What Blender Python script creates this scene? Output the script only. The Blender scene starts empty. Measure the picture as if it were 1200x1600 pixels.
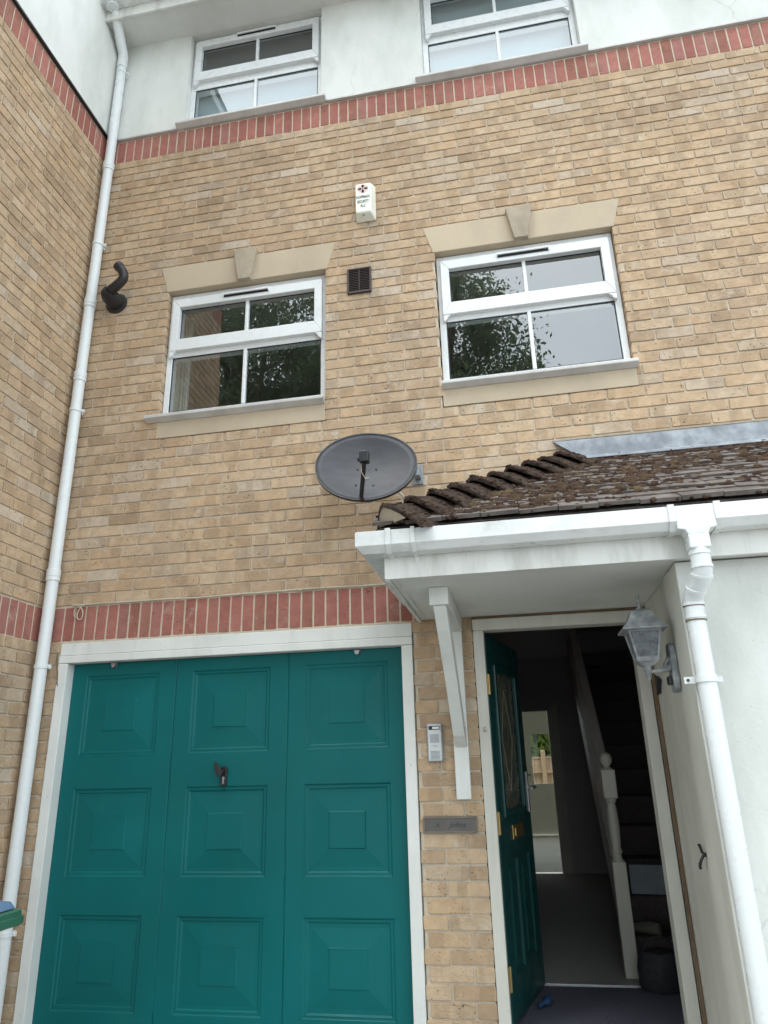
import bpy, bmesh, math, random
from mathutils import Matrix, Vector, noise
random.seed(7)
S = bpy.context.scene
C = S.collection

# ------------------------------------------------------------------ camera, world, sun, exposure
cam = bpy.data.cameras.new("camera")
cam.sensor_fit = 'VERTICAL'; cam.sensor_height = 36.0; cam.sensor_width = 27.0
cam.lens = 36.0 * 1103.6 / 1600.0
cam.clip_start = 0.05; cam.clip_end = 500
co = bpy.data.objects.new("camera", cam); C.objects.link(co)
yaw, pitch, roll = -0.1798, 0.3407, -0.0266
f = Vector((math.sin(yaw)*math.cos(pitch), math.cos(yaw)*math.cos(pitch), math.sin(pitch)))
r = Vector((math.cos(yaw), -math.sin(yaw), 0)); u = r.cross(f)
cr, sr = math.cos(roll), math.sin(roll)
R_, U_ = cr*r + sr*u, -sr*r + cr*u
co.matrix_world = Matrix(((R_.x, U_.x, -f.x, 2.7517), (R_.y, U_.y, -f.y, -4.0202), (R_.z, U_.z, -f.z, 1.4352), (0, 0, 0, 1)))
S.camera = co
S.render.resolution_x, S.render.resolution_y = 768, 1024
S.view_settings.view_transform = 'Standard'; S.view_settings.look = 'None'
S.view_settings.exposure = 1.47; S.view_settings.gamma = 1.0

W = bpy.data.worlds.new("World"); S.world = W; W.use_nodes = True
wn = W.node_tree; bgn = wn.nodes['Background']
sky = wn.nodes.new('ShaderNodeTexSky'); sky.sky_type = 'NISHITA'; sky.sun_disc = False
sky.sun_elevation = math.radians(65); sky.sun_rotation = math.radians(217)
sky.air_density = 1.0; sky.dust_density = 1.0
hs = wn.nodes.new('ShaderNodeHueSaturation'); hs.inputs['Saturation'].default_value = 0.45
wn.links.new(sky.outputs[0], hs.inputs['Color'])
# overcast cloud layer: soft brighter and greyer patches over the whole sky
tc = wn.nodes.new('ShaderNodeTexCoord'); nz = wn.nodes.new('ShaderNodeTexNoise')
nz.inputs['Scale'].default_value = 2.2; nz.inputs['Detail'].default_value = 6
wn.links.new(tc.outputs['Generated'], nz.inputs['Vector'])
rp = wn.nodes.new('ShaderNodeValToRGB')
rp.color_ramp.elements[0].position = .35; rp.color_ramp.elements[0].color = (.80, .86, .91, 1)
rp.color_ramp.elements[1].position = .68; rp.color_ramp.elements[1].color = (1.18, 1.18, 1.16, 1)
wn.links.new(nz.outputs['Fac'], rp.inputs[0])
mx = wn.nodes.new('ShaderNodeMix'); mx.data_type = 'RGBA'; mx.blend_type = 'MULTIPLY'
mx.inputs[0].default_value = 1.0
# an even layer of cloud veils most of the clear sky
vl = wn.nodes.new('ShaderNodeMix'); vl.data_type = 'RGBA'; vl.inputs[0].default_value = 0.85; vl.inputs[7].default_value = (6.3, 6.8, 7.1, 1)
wn.links.new(hs.outputs[0], vl.inputs[6]); wn.links.new(vl.outputs[2], mx.inputs[6]); wn.links.new(rp.outputs[0], mx.inputs[7])
wn.links.new(mx.outputs[2], bgn.inputs['Color']); bgn.inputs['Strength'].default_value = 0.15

sl = bpy.data.lights.new("sun", 'SUN'); sl.energy = 0.6; sl.angle = math.radians(30); sl.color = (1.0, .97, .92)
so = bpy.data.objects.new("sun", sl); C.objects.link(so)
so.rotation_euler = Vector((-.25, -.33, .91)).to_track_quat('Z', 'Y').to_euler()
so.location = (0, -10, 20)

# ------------------------------------------------------------------ mesh builder
class MB:
    def __init__(s): s.v = []; s.f = []; s.a = {}
    def add(s, vs, fs, col=None):
        b = len(s.v); s.v += [tuple(p) for p in vs]
        for q in fs:
            if col is not None: s.a[len(s.f)] = col
            s.f.append(tuple(b + i for i in q))
    def box(s, x0, x1, y0, y1, z0, z1, col=None):
        s.add([(x, y, z) for z in (z0, z1) for y in (y0, y1) for x in (x0, x1)],
              [(0, 2, 3, 1), (4, 5, 7, 6), (0, 1, 5, 4), (2, 6, 7, 3), (0, 4, 6, 2), (1, 3, 7, 5)], col)
    def prism(s, poly, axis, a, b, col=None):
        """poly: 2-D outline in the other two axes (in x,y,z order); extruded along axis from a to b"""
        def P(p, t): return (t, p[0], p[1]) if axis == 'x' else (p[0], t, p[1]) if axis == 'y' else (p[0], p[1], t)
        n = len(poly)
        s.add([P(p, a) for p in poly] + [P(p, b) for p in poly],
              [tuple(range(n)), tuple(range(2*n-1, n-1, -1))] + [(i, n+i, n+(i+1) % n, (i+1) % n) for i in range(n)], col)
    def ngon(s, pts, col=None): s.add(pts, [tuple(range(len(pts)))], col)
    def tube(s, pts, rad, n=12, cap=True, col=None, up=None):
        pts = [Vector(p) for p in pts]
        if not hasattr(rad, '__len__'): rad = [rad]*len(pts)
        d0 = (pts[1]-pts[0]).normalized()
        a = Vector(up) if up else (Vector((0, 0, 1)) if abs(d0.z) < .9 else Vector((1, 0, 0)))
        vs = []
        for i, p in enumerate(pts):
            d = (pts[min(i+1, len(pts)-1)] - pts[max(i-1, 0)]).normalized()
            a = (a - d*a.dot(d)).normalized(); b = d.cross(a)
            for k in range(n):
                t = 2*math.pi*k/n
                vs.append(p + rad[i]*(math.cos(t)*a + math.sin(t)*b))
        fs = [(i*n+k, i*n+(k+1) % n, (i+1)*n+(k+1) % n, (i+1)*n+k) for i in range(len(pts)-1) for k in range(n)]
        if cap: fs += [tuple(range(n-1, -1, -1)), tuple(range((len(pts)-1)*n, len(pts)*n))]
        s.add(vs, fs, col)
    def lathe(s, prof, c, n=24, axis=(0, 0, 1), col=None):
        ax = Vector(axis).normalized(); a = ax.orthogonal().normalized(); b = ax.cross(a); c = Vector(c)
        vs = []
        for rr, h in prof:
            for k in range(n):
                t = 2*math.pi*k/n; vs.append(c + ax*h + rr*(math.cos(t)*a + math.sin(t)*b))
        m = len(prof)
        fs = [(i*n+k, i*n+(k+1) % n, (i+1)*n+(k+1) % n, (i+1)*n+k) for i in range(m-1) for k in range(n)]
        fs += [tuple(range(n-1, -1, -1)), tuple(range((m-1)*n, m*n))]
        s.add(vs, fs, col)
    def sweep(s, secs, closed=True, cap=True):
        n = len(secs[0]); vs = [p for q in secs for p in q]
        fs = [(i*n+k, i*n+(k+1) % n, (i+1)*n+(k+1) % n, (i+1)*n+k) for i in range(len(secs)-1) for k in range(n if closed else n-1)]
        if cap: fs += [tuple(range(n-1, -1, -1)), tuple(range((len(secs)-1)*n, len(secs)*n))]
        s.add(vs, fs)
    def tf(s, m): s.v = [tuple(m @ Vector(p)) for p in s.v]; return s
    def build(s, name, mat, parent=None, bevel=0, smooth=None, seg=2, fix=True):
        me = bpy.data.meshes.new(name); me.from_pydata(s.v, [], s.f); me.update()
        if s.a:
            at = me.attributes.new('tone', 'FLOAT_COLOR', 'FACE')
            d = [0.5]*(4*len(s.f))
            for i, c in s.a.items(): d[4*i:4*i+4] = (c[0], c[1], c[2], 1)
            at.data.foreach_set('color', d)
        if fix:
            bm = bmesh.new(); bm.from_mesh(me); bmesh.ops.recalc_face_normals(bm, faces=bm.faces[:]); bm.to_mesh(me); bm.free()
        if smooth is not None:
            me.polygons.foreach_set('use_smooth', [True]*len(me.polygons)); me.set_sharp_from_angle(angle=math.radians(smooth))
        for m in (mat if isinstance(mat, (list, tuple)) else [mat]): me.materials.append(m)
        o = bpy.data.objects.new(name, me); C.objects.link(o)
        if bevel:
            b = o.modifiers.new('bevel', 'BEVEL'); b.width = bevel; b.segments = seg; b.limit_method = 'ANGLE'; b.angle_limit = math.radians(40)
            b.harden_normals = False
        if parent is not None: par(o, parent)
        return o
def par(o, p):
    o.parent = p
    if p.type == 'EMPTY': o.matrix_parent_inverse = Matrix.Translation(-Vector(p.location))
    return o
def thing(name, label, cat, loc, group=None):
    o = bpy.data.objects.new(name, None); o.empty_display_size = .1; C.objects.link(o); o.location = loc
    return tag(o, label, cat, group)
def tag(o, label, cat, group=None):
    o['label'] = label; o['category'] = cat
    if group: o['group'] = group
    return o
def rnd(a, b): return random.uniform(a, b)

# ------------------------------------------------------------------ materials
class NT:
    def __init__(s, name):
        s.m = bpy.data.materials.new(name); s.m.use_nodes = True; s.t = s.m.node_tree
        s.p = s.t.nodes['Principled BSDF']; s.out = s.t.nodes['Material Output']
        g = s.n('ShaderNodeTexCoord'); s.obj = g.outputs['Object']
    def n(s, t, **kw):
        x = s.t.nodes.new(t)
        for k, v in kw.items(): setattr(x, k, v)
        return x
    def set(s, sock, v):
        if hasattr(v, 'is_output'): s.t.links.new(v, sock)
        elif hasattr(v, '__len__') and sock.type == 'RGBA' and len(v) == 3: sock.default_value = (*v, 1)
        else: sock.default_value = v
    def map(s, scale=(1, 1, 1), loc=(0, 0, 0), vec=None):
        x = s.n('ShaderNodeMapping'); x.inputs['Scale'].default_value = scale; x.inputs['Location'].default_value = loc
        s.set(x.inputs['Vector'], vec or s.obj); return x.outputs[0]
    def noise(s, scale, detail=4, rough=.55, vec=None, dist=0):
        x = s.n('ShaderNodeTexNoise'); x.inputs['Scale'].default_value = scale; x.inputs['Detail'].default_value = detail
        x.inputs['Roughness'].default_value = rough; x.inputs['Distortion'].default_value = dist
        s.set(x.inputs['Vector'], vec or s.obj); return x.outputs['Fac']
    def ramp(s, fac, stops, interp='LINEAR'):
        x = s.n('ShaderNodeValToRGB'); x.color_ramp.interpolation = interp; e = x.color_ramp.elements
        while len(e) < len(stops): e.new(.5)
        for i, (p, c) in enumerate(stops):
            e[i].position = p; e[i].color = (c, c, c, 1) if not hasattr(c, '__len__') else (*c, 1)
        s.set(x.inputs[0], fac); return x.outputs[0]
    def mix(s, fac, a, b, mode='MIX'):
        x = s.n('ShaderNodeMix', data_type='RGBA', blend_type=mode)
        s.set(x.inputs[0], fac); s.set(x.inputs[6], a); s.set(x.inputs[7], b); return x.outputs[2]
    def math(s, op, a, b=0.0):
        x = s.n('ShaderNodeMath', operation=op); s.set(x.inputs[0], a); s.set(x.inputs[1], b); return x.outputs[0]
    def bump(s, h, strength=.3, dist=.01):
        x = s.n('ShaderNodeBump'); x.inputs['Strength'].default_value = strength; x.inputs['Distance'].default_value = dist
        s.set(x.inputs['Height'], h); s.set(s.p.inputs['Normal'], x.outputs[0])
    def fin(s, col, rough=.6, metal=0, spec=None):
        s.set(s.p.inputs['Base Color'], col); s.set(s.p.inputs['Roughness'], rough); s.set(s.p.inputs['Metallic'], metal)
        if spec is not None: s.p.inputs['Specular IOR Level'].default_value = spec
        return s.m
def paint(name, col, rough=.5, dirt=(.35, .32, .26), amt=.35, scale=3.0, stretch=(1, 1, .25), thr=(.5, .8), bump=.05, spots=0.0, spec=None, var=(.9, 1.06)):
    t = NT(name)
    a = t.ramp(t.noise(scale, 8, .65, t.map(stretch)), [(thr[0], 0.0), (thr[1], amt)])
    c = t.mix(a, col, dirt)
    b = t.ramp(t.noise(scale*.4, 3), [(.3, var[0]), (.7, var[1])])
    c = t.mix(1.0, c, b, 'MULTIPLY')
    if spots:
        sp = t.ramp(t.noise(55, 3, .6), [(.68, 0.0), (.74, spots)]); c = t.mix(sp, c, (.12, .11, .09))
    t.bump(t.noise(60, 4), bump, .004)
    return t.fin(c, t.ramp(t.noise(scale*3, 3), [(.3, max(rough-.1, .03)), (.7, rough+.1)]), 0, spec)
def brick_mat(name, stops, band=.25, bloom=.6):
    t = NT(name)
    at = t.n('ShaderNodeAttribute', attribute_name='tone'); sp = t.n('ShaderNodeSeparateColor'); t.set(sp.inputs[0], at.outputs['Color'])
    base = t.ramp(sp.outputs[0], stops)
    # kiss marks: darker blocks across a brick, different for every brick
    off = t.n('ShaderNodeCombineXYZ'); t.set(off.inputs[0], t.math('MULTIPLY', sp.outputs[1], 37.0)); t.set(off.inputs[1], t.math('MULTIPLY', sp.outputs[0], 91.0))
    vv = t.n('ShaderNodeVectorMath', operation='ADD'); t.set(vv.inputs[0], t.map((1, 1, .12))); t.set(vv.inputs[1], off.outputs[0])
    bands = t.ramp(t.noise(7.5, 1, .4, vv.outputs[0]), [(.545, 0.0), (.575, band)])
    c = t.mix(bands, base, (.20, .135, .08))
    vb = t.n('ShaderNodeVectorMath', operation='ADD'); t.set(vb.inputs[0], t.obj); t.set(vb.inputs[1], off.outputs[0])
    n2 = t.noise(16, 5, .6, vb.outputs[0])
    c = t.mix(1.0, c, t.ramp(n2, [(.25, .83), (.75, 1.14)]), 'MULTIPLY')
    bl = t.ramp(t.noise(9, 4, .6, vb.outputs[0], 1.0), [(.56, 0.0), (.68, bloom)])
    c = t.mix(t.math('MULTIPLY', bl, sp.outputs[2]), c, (.60, .54, .46))
    sk = t.ramp(t.noise(70, 2, .5, vb.outputs[0]), [(.65, 0.0), (.69, .85)])
    c = t.mix(t.math('MULTIPLY', sk, t.ramp(t.noise(5, 2, .5, vb.outputs[0]), [(.42, 0.0), (.55, 1.0)])), c, (.09, .065, .045))
    # drag creases in the hand-made face
    cre = t.noise(11, 5, .6, t.map((1, 1, 2.2), vec=vb.outputs[0]), 2.5)
    fine = t.noise(180, 3, .6)
    h = t.math('ADD', t.math('MULTIPLY', cre, 1.0), t.math('MULTIPLY', fine, .22))
    t.bump(h, .5, .006)
    crk = t.ramp(cre, [(.465, 0.0), (.5, .45), (.535, 0.0)])
    c = t.mix(t.math('MULTIPLY', crk, sp.outputs[1]), c, (.17, .11, .065))
    # weathering over the whole wall
    c = t.mix(1.0, c, t.ramp(t.noise(.8, 5, .65), [(.3, (.86, .85, .86)), (.7, (1.09, 1.07, 1.04))]), 'MULTIPLY')
    c = t.mix(t.ramp(t.noise(1.7, 7, .7, t.map((1, 1, .3))), [(.56, 0.0), (.78, .35)]), c, (.27, .215, .165))
    return t.fin(c, .9, 0, .25)
M = {}
M['brick'] = brick_mat('buff_brick', [(0, (.43, .312, .210)), (.15, (.468, .340, .227)), (.32, (.500, .358, .228)), (.6, (.512, .378, .252)), (.85, (.528, .400, .273)), (.94, (.488, .388, .288)), (1, (.56, .467, .365))])
M['red'] = brick_mat('red_brick', [(0, (.31, .118, .096)), (.4, (.365, .145, .118)), (.8, (.40, .168, .138)), (1, (.34, .155, .138))], .2, .3)
def mortar(name, col):
    t = NT(name); c = t.mix(t.ramp(t.noise(30, 5, .6), [(.3, 0.0), (.75, .6)]), col, tuple(k*.62 for k in col))
    t.bump(t.noise(120, 4), .7, .004); return t.fin(c, .95, 0, .2)
M['mortar'] = mortar('mortar', (.62, .53, .415))
M['stone'] = paint('cast_stone', (.53, .435, .32), .9, (.38, .31, .235), .6, 2.5, (1, 1, .6), (.45, .8), .25, .25, .2)
M['stone_dark'] = paint('weathered_cast_stone', (.43, .36, .275), .9, (.20, .17, .135), .7, 6, (1, 1, .5), (.42, .75), .3, .4, .2)
M['render'] = paint('white_render', (.72, .725, .69), .85, (.40, .42, .37), .75, 1.9, (1, 1, .4), (.45, .82), .3, .25, .25)
def cracks(m):
    nt = m.node_tree; p = nt.nodes['Principled BSDF']; src = p.inputs['Base Color'].links[0].from_socket
    N = lambda k, **kw: nt.nodes.new(k)
    tcn = N('ShaderNodeTexCoord'); nd = N('ShaderNodeTexNoise'); nd.inputs['Scale'].default_value = 3; nd.inputs['Detail'].default_value = 6
    nt.links.new(tcn.outputs['Object'], nd.inputs['Vector'])
    mxv = N('ShaderNodeMix'); mxv.data_type = 'VECTOR'; mxv.inputs[0].default_value = .25
    nt.links.new(tcn.outputs['Object'], mxv.inputs[4]); nt.links.new(nd.outputs['Color'], mxv.inputs[5])
    vo = N('ShaderNodeTexVoronoi'); vo.feature = 'DISTANCE_TO_EDGE'; vo.inputs['Scale'].default_value = 1.5; nt.links.new(mxv.outputs[1], vo.inputs['Vector'])
    r1 = N('ShaderNodeValToRGB'); r1.color_ramp.elements[0].color = (.26, .26, .26, 1); r1.color_ramp.elements[1].color = (0, 0, 0, 1); r1.color_ramp.elements[1].position = .006; nt.links.new(vo.outputs['Distance'], r1.inputs[0])
    n3 = N('ShaderNodeTexNoise'); n3.inputs['Scale'].default_value = .9; nt.links.new(tcn.outputs['Object'], n3.inputs['Vector'])
    r2 = N('ShaderNodeValToRGB'); r2.color_ramp.elements[0].position = .5; r2.color_ramp.elements[1].position = .62; nt.links.new(n3.outputs['Fac'], r2.inputs[0])
    ml = N('ShaderNodeMath'); ml.operation = 'MULTIPLY'; nt.links.new(r1.outputs[0], ml.inputs[0]); nt.links.new(r2.outputs[0], ml.inputs[1])
    mc = N('ShaderNodeMix'); mc.data_type = 'RGBA'; mc.inputs[7].default_value = (.22, .22, .19, 1); nt.links.new(ml.outputs[0], mc.inputs[0]); nt.links.new(src, mc.inputs[6])
    nt.links.new(mc.outputs[2], p.inputs['Base Color'])
cracks(M['render'])
M['soffit'] = paint('soffit_paint', (.70, .70, .67), .6, (.42, .41, .37), .45, 2.2, (1, 1, 1), (.5, .8), .1, .1)
M['upvc'] = paint('white_upvc', (.74, .755, .76), .3, (.52, .50, .46), .2, 5, (1, 1, .6), (.55, .85), .0)
M['sill'] = paint('weathered_upvc_sill', (.58, .565, .55), .45, (.30, .27, .24), .6, 6, (1, 1, 1), (.45, .8), .05, .2)
M['pipe'] = paint('white_pipe_plastic', (.69, .715, .715), .3, (.5, .48, .43), .16, 4, (1, 1, .3), (.6, .9), .0, .1, None, (.98, 1.01))
M['fascia'] = paint('grimy_fascia', (.72, .715, .68), .45, (.33, .32, .28), .75, 5, (1.6, 1, .35), (.44, .78), .06, .25)
M['gutter'] = paint('gutter_plastic', (.72, .73, .72), .35, (.27, .27, .23), .6, 5, (.8, 1, 1), (.50, .8), .03, .2)
M['timber'] = paint('white_painted_timber', (.70, .71, .68), .5, (.36, .35, .31), .5, 5, (1, 1, .2), (.5, .8), .12, .4)
M['cream'] = paint('cream_painted_timber', (.62, .61, .545), .55, (.31, .285, .23), .55, 4, (1, 1, .12), (.46, .8), .1, .2)
M['bare_wood'] = paint('bare_brown_wood', (.20, .125, .07), .85, (.06, .045, .03), .8, 12, (1, 1, .2), (.4, .75), .4)
M['green'] = paint('green_door_paint', (.0015, .116, .120), .45, (.010, .135, .125), .4, 3, (1, 1, .3), (.48, .85), .10, .0, .22, (.86, 1.12))
M['green_shaded'] = paint('shaded_green_door_paint', (.004, .050, .050), .38, (.010, .07, .062), .35, 3, (1, 1, .3), (.5, .85), .06)  # garage-door green darkened: the hall's shade on the open leaf, put into the colour
M['lead'] = paint('lead_flashing', (.165, .18, .205), .6, (.38, .41, .44), .8, 7, (1, 1, .8), (.42, .66), .3)
M['tile'] = paint('dark_roof_tile', (.10, .082, .074), .85, (.21, .185, .165), .8, 8, (1, 1, 1), (.42, .7), .5, .4, .3)
M['black'] = paint('black_plastic', (.016, .016, .018), .45, (.05, .045, .04), .5, 8, bump=.05)
M['brown'] = paint('brown_plastic', (.045, .024, .024), .5, (.08, .06, .05), .4, 8)
M['cable'] = paint('cream_cable', (.52, .46, .36), .6, (.30, .25, .18), .5, 10)
M['brass'] = NT('aged_brass').fin((.42, .30, .13), .4, .9)
M['steel'] = NT('dull_steel').fin((.45, .45, .46), .45, .9)
M['galv'] = paint('galvanised_steel', (.30, .33, .36), .5, (.16, .15, .14), .6, 20, (1, 1, 1), (.4, .7), .2)
M['lampgrey'] = paint('weathered_silver_lamp', (.20, .21, .22), .5, (.45, .46, .46), .8, 22, (1, 1, 1), (.42, .68), .3, .5)
M['dark'] = NT('dark_void').fin((.012, .011, .011), .9)
M['emblem'] = NT('faded_red_ink').fin((.66, .42, .39), .7)
M['ink'] = NT('grey_green_ink').fin((.12, .15, .14), .7)
M['plate_ink'] = NT('dark_plate_ink').fin((.035, .032, .034), .6)
M['alarm'] = paint('yellowed_white_plastic', (.78, .77, .68), .4, (.55, .50, .36), .4, 9, (1, 1, .4), (.5, .85), .03)
M['ali'] = paint('brushed_aluminium_face', (.62, .64, .65), .4, (.45, .45, .45), .4, 20)
M['slate'] = paint('grey_name_plate', (.105, .095, .09), .5, (.17, .14, .12), .6, 14)
M['plate_edge'] = paint('name_plate_frame', (.19, .16, .12), .5, (.07, .05, .04), .6, 14)
M['blue'] = paint('blue_bin_plastic', (.10, .17, .28), .45, (.2, .25, .3), .4, 8)
M['bingreen'] = paint('green_bin_plastic', (.03, .12, .075), .45, (.09, .2, .15), .5, 8)
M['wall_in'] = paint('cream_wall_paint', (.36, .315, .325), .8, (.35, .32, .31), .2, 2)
M['room'] = paint('room_wall_paint', (.66, .64, .60), .8, (.5, .5, .46), .2, 2)
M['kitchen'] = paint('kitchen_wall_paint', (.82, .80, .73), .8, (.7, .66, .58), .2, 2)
M['vinyl'] = paint('pale_vinyl_floor', (.62, .58, .48), .5, (.5, .45, .38), .3, 4)
def carpet(name, a, b):
    t = NT(name); c = t.mix(t.ramp(t.noise(160, 3, .7), [(.35, 0.0), (.65, 1.0)]), a, b)
    t.bump(t.noise(220, 3), 1.0, .006); return t.fin(c, 1.0, 0, .05)
M['carpet'] = carpet('grey_carpet', (.30, .285, .28), (.55, .53, .52))
M['mat'] = carpet('dark_doormat', (.07, .07, .10), (.19, .185, .23))
M['stair'] = carpet('brown_stair_carpet', (.07, .055, .06), (.15, .12, .125))
M['newel'] = paint('cream_newel_paint', (.46, .44, .37), .5, (.3, .28, .22), .3, 6)
M['rail'] = paint('aged_banister_paint', (.40, .36, .32), .5, (.15, .12, .1), .3, 6)
M['paper'] = paint('pale_blue_paper', (.34, .38, .42), .7, (.22, .24, .27), .5, 14, (1, 1, 1))
M['bag'] = paint('black_bag_fabric', (.012, .012, .016), .8, (.03, .03, .035), .5, 14)
M['shoe'] = paint('beige_shoe_fabric', (.17, .155, .125), .9, (.10, .09, .075), .5, 20)
M['blind'] = paint('pale_blue_blind', (.42, .50, .54), .8, (.36, .43, .46), .4, 2, (1, 1, 2))
M['shade_sheet'] = paint('grey_shade_sheet', (.12, .125, .13), .8, (.09, .09, .1), .4, 2)  # dark grey that paints the soffit's shade on the top-left window
M['curtain'] = paint('pale_curtain', (.55, .55, .50), .9, (.45, .45, .4), .4, 4)
M['fence'] = paint('pale_fence_wood', (.36, .245, .155), .85, (.22, .15, .10), .6, 8, (1, 1, .1), (.42, .75), .3)
M['trunk'] = paint('bark', (.10, .075, .05), .95, (.04, .03, .02), .7, 10, (1, 1, .2), (.4, .7), .8)
def leaf(name, a, b, tr):
    t = NT(name); at = t.n('ShaderNodeAttribute', attribute_name='tone'); sp = t.n('ShaderNodeSeparateColor'); t.set(sp.inputs[0], at.outputs['Color'])
    c = t.mix(sp.outputs[0], a, b); t.fin(c, .36)
    d = t.n('ShaderNodeBsdfTranslucent'); t.set(d.inputs[0], tr); m = t.n('ShaderNodeMixShader'); m.inputs[0].default_value = .35
    t.t.links.new(t.p.outputs[0], m.inputs[1]); t.t.links.new(d.outputs[0], m.inputs[2]); t.t.links.new(m.outputs[0], t.out.inputs[0]); return t.m
M['leaf'] = leaf('tree_leaf', (.075, .115, .06), (.15, .195, .10), (.16, .21, .07))
M['bright_leaf'] = leaf('yellow_green_leaf', (.10, .17, .04), (.24, .32, .09), (.30, .38, .08))  # yellow-green is the bush foliage's own colour
def moss_mat():
    t = NT('dry_moss'); at = t.n('ShaderNodeAttribute', attribute_name='tone'); sp = t.n('ShaderNodeSeparateColor'); t.set(sp.inputs[0], at.outputs['Color'])
    c = t.ramp(sp.outputs[0], [(0, (.052, .033, .027)), (.45, (.092, .060, .045)), (.8, (.125, .084, .054)), (1, (.155, .112, .062))])
    c = t.mix(1.0, c, t.ramp(t.noise(130, 4, .7), [(.3, .55), (.7, 1.35)]), 'MULTIPLY')
    t.bump(t.noise(160, 4, .7), 1.0, .012); return t.fin(c, 1.0, 0, .05)
M['moss'] = moss_mat()
def hip_mat():
    t = NT('mossy_hip_tile')
    c = t.ramp(t.noise(26, 6, .7), [(.3, (.032, .024, .021)), (.5, (.062, .044, .036)), (.72, (.115, .082, .058))])
    t.bump(t.noise(70, 5, .7), 1.0, .015); return t.fin(c, 1.0, 0, .1)
M['hip'] = hip_mat()
def glass_mat(name, ior, tint, wav=.0, dust=0):
    t = NT(name); t.t.nodes.remove(t.p)
    fr = t.n('ShaderNodeFresnel'); ge = t.n('ShaderNodeNewGeometry')      # same reflectance from both sides of the thin pane
    t.set(fr.inputs[0], t.math('ADD', ior, t.math('MULTIPLY', ge.outputs['Backfacing'], 1/ior - ior)))
    tr = t.n('ShaderNodeBsdfTransparent'); t.set(tr.inputs[0], tint); gl = t.n('ShaderNodeBsdfGlossy'); gl.inputs['Roughness'].default_value = .0
    if wav:
        b = t.n('ShaderNodeBump'); b.inputs['Strength'].default_value = wav; b.inputs['Distance'].default_value = .01
        t.set(b.inputs['Height'], t.noise(5, 2)); t.t.links.new(b.outputs[0], gl.inputs['Normal'])
    m = t.n('ShaderNodeMixShader'); t.t.links.new(fr.outputs[0], m.inputs[0]); t.t.links.new(tr.outputs[0], m.inputs[1]); t.t.links.new(gl.outputs[0], m.inputs[2])
    if dust:
        d = t.n('ShaderNodeBsdfDiffuse'); t.set(d.inputs[0], (.26, .28, .30)); m2 = t.n('ShaderNodeMixShader')
        t.set(m2.inputs[0], t.ramp(t.noise(26, 4, .6), [(.35, dust*.55), (.65, dust*1.5)]))
        t.t.links.new(m.outputs[0], m2.inputs[1]); t.t.links.new(d.outputs[0], m2.inputs[2]); m = m2
    t.t.links.new(m.outputs[0], t.out.inputs[0]); return t.m
M['glass'] = glass_mat('window_glass', 2.9, (.82, .88, .88), .010)
M['clear'] = glass_mat('clear_glass', 1.3, (.92, .94, .93))
M['lampglass'] = glass_mat('dusty_lamp_glass', 1.7, (.50, .53, .56), 0, .45)
def obscure():
    t = NT('leaded_obscure_glass'); c = t.ramp(t.noise(18, 4, .6), [(.35, (.05, .06, .05)), (.65, (.16, .16, .11))])
    t.bump(t.noise(40, 3), .5, .01); return t.fin(c, .25)
M['obscure'] = obscure()
def dish_mat():
    t = NT('grey_dish_paint'); c = t.mix(t.ramp(t.noise(9, 5, .6, t.map((1, 1, 3))), [(.4, 0.0), (.75, .5)]), (.055, .055, .062), (.095, .095, .105))
    return t.fin(c, .5, 0, .35)
M['dish'] = dish_mat()
def tarmac():
    t = NT('pale_concrete_drive'); c = t.mix(t.ramp(t.noise(90, 4, .7), [(.35, 0.0), (.7, 1.0)]), (.25, .24, .225), (.36, .35, .33))
    t.bump(t.noise(120, 3), .8, .01); return t.fin(c, .95, 0, .2)
M['tarmac'] = tarmac()
def grass():
    t = NT('garden_grass'); c = t.mix(t.ramp(t.noise(20, 5, .7), [(.35, 0.0), (.7, 1.0)]), (.05, .09, .025), (.10, .13, .05)); return t.fin(c, 1.0, 0, .1)
M['grass'] = grass()

# ------------------------------------------------------------------ walls helpers
def holed(mb, u0, u1, z0, z1, d0, d1, holes, P):
    """slab between depths d0,d1 with rectangular holes; P(u,d,z)->xyz; no inner faces"""
    us = sorted({u0, u1, *[h[i] for h in holes for i in (0, 1) if u0 < h[i] < u1]})
    zs = sorted({z0, z1, *[h[i] for h in holes for i in (2, 3) if z0 < h[i] < z1]})
    solid = lambda i, j: 0 <= i < len(us)-1 and 0 <= j < len(zs)-1 and not any(h[0] < (us[i]+us[i+1])/2 < h[1] and h[2] < (zs[j]+zs[j+1])/2 < h[3] for h in holes)
    for i in range(len(us)-1):
        for j in range(len(zs)-1):
            if not solid(i, j): continue
            a, b, c, d = us[i], us[i+1], zs[j], zs[j+1]
            mb.ngon([P(a, d0, c), P(b, d0, c), P(b, d0, d), P(a, d0, d)]); mb.ngon([P(a, d1, d), P(b, d1, d), P(b, d1, c), P(a, d1, c)])
            for (ii, jj, q) in ((i-1, j, ((a, c), (a, d))), (i+1, j, ((b, d), (b, c))), (i, j-1, ((b, c), (a, c))), (i, j+1, ((a, d), (b, d)))):
                if not solid(ii, jj):
                    (p1, q1), (p2, q2) = q; mb.ngon([P(p1, d0, q1), P(p2, d0, q2), P(p2, d1, q2), P(p1, d1, q1)])
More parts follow.
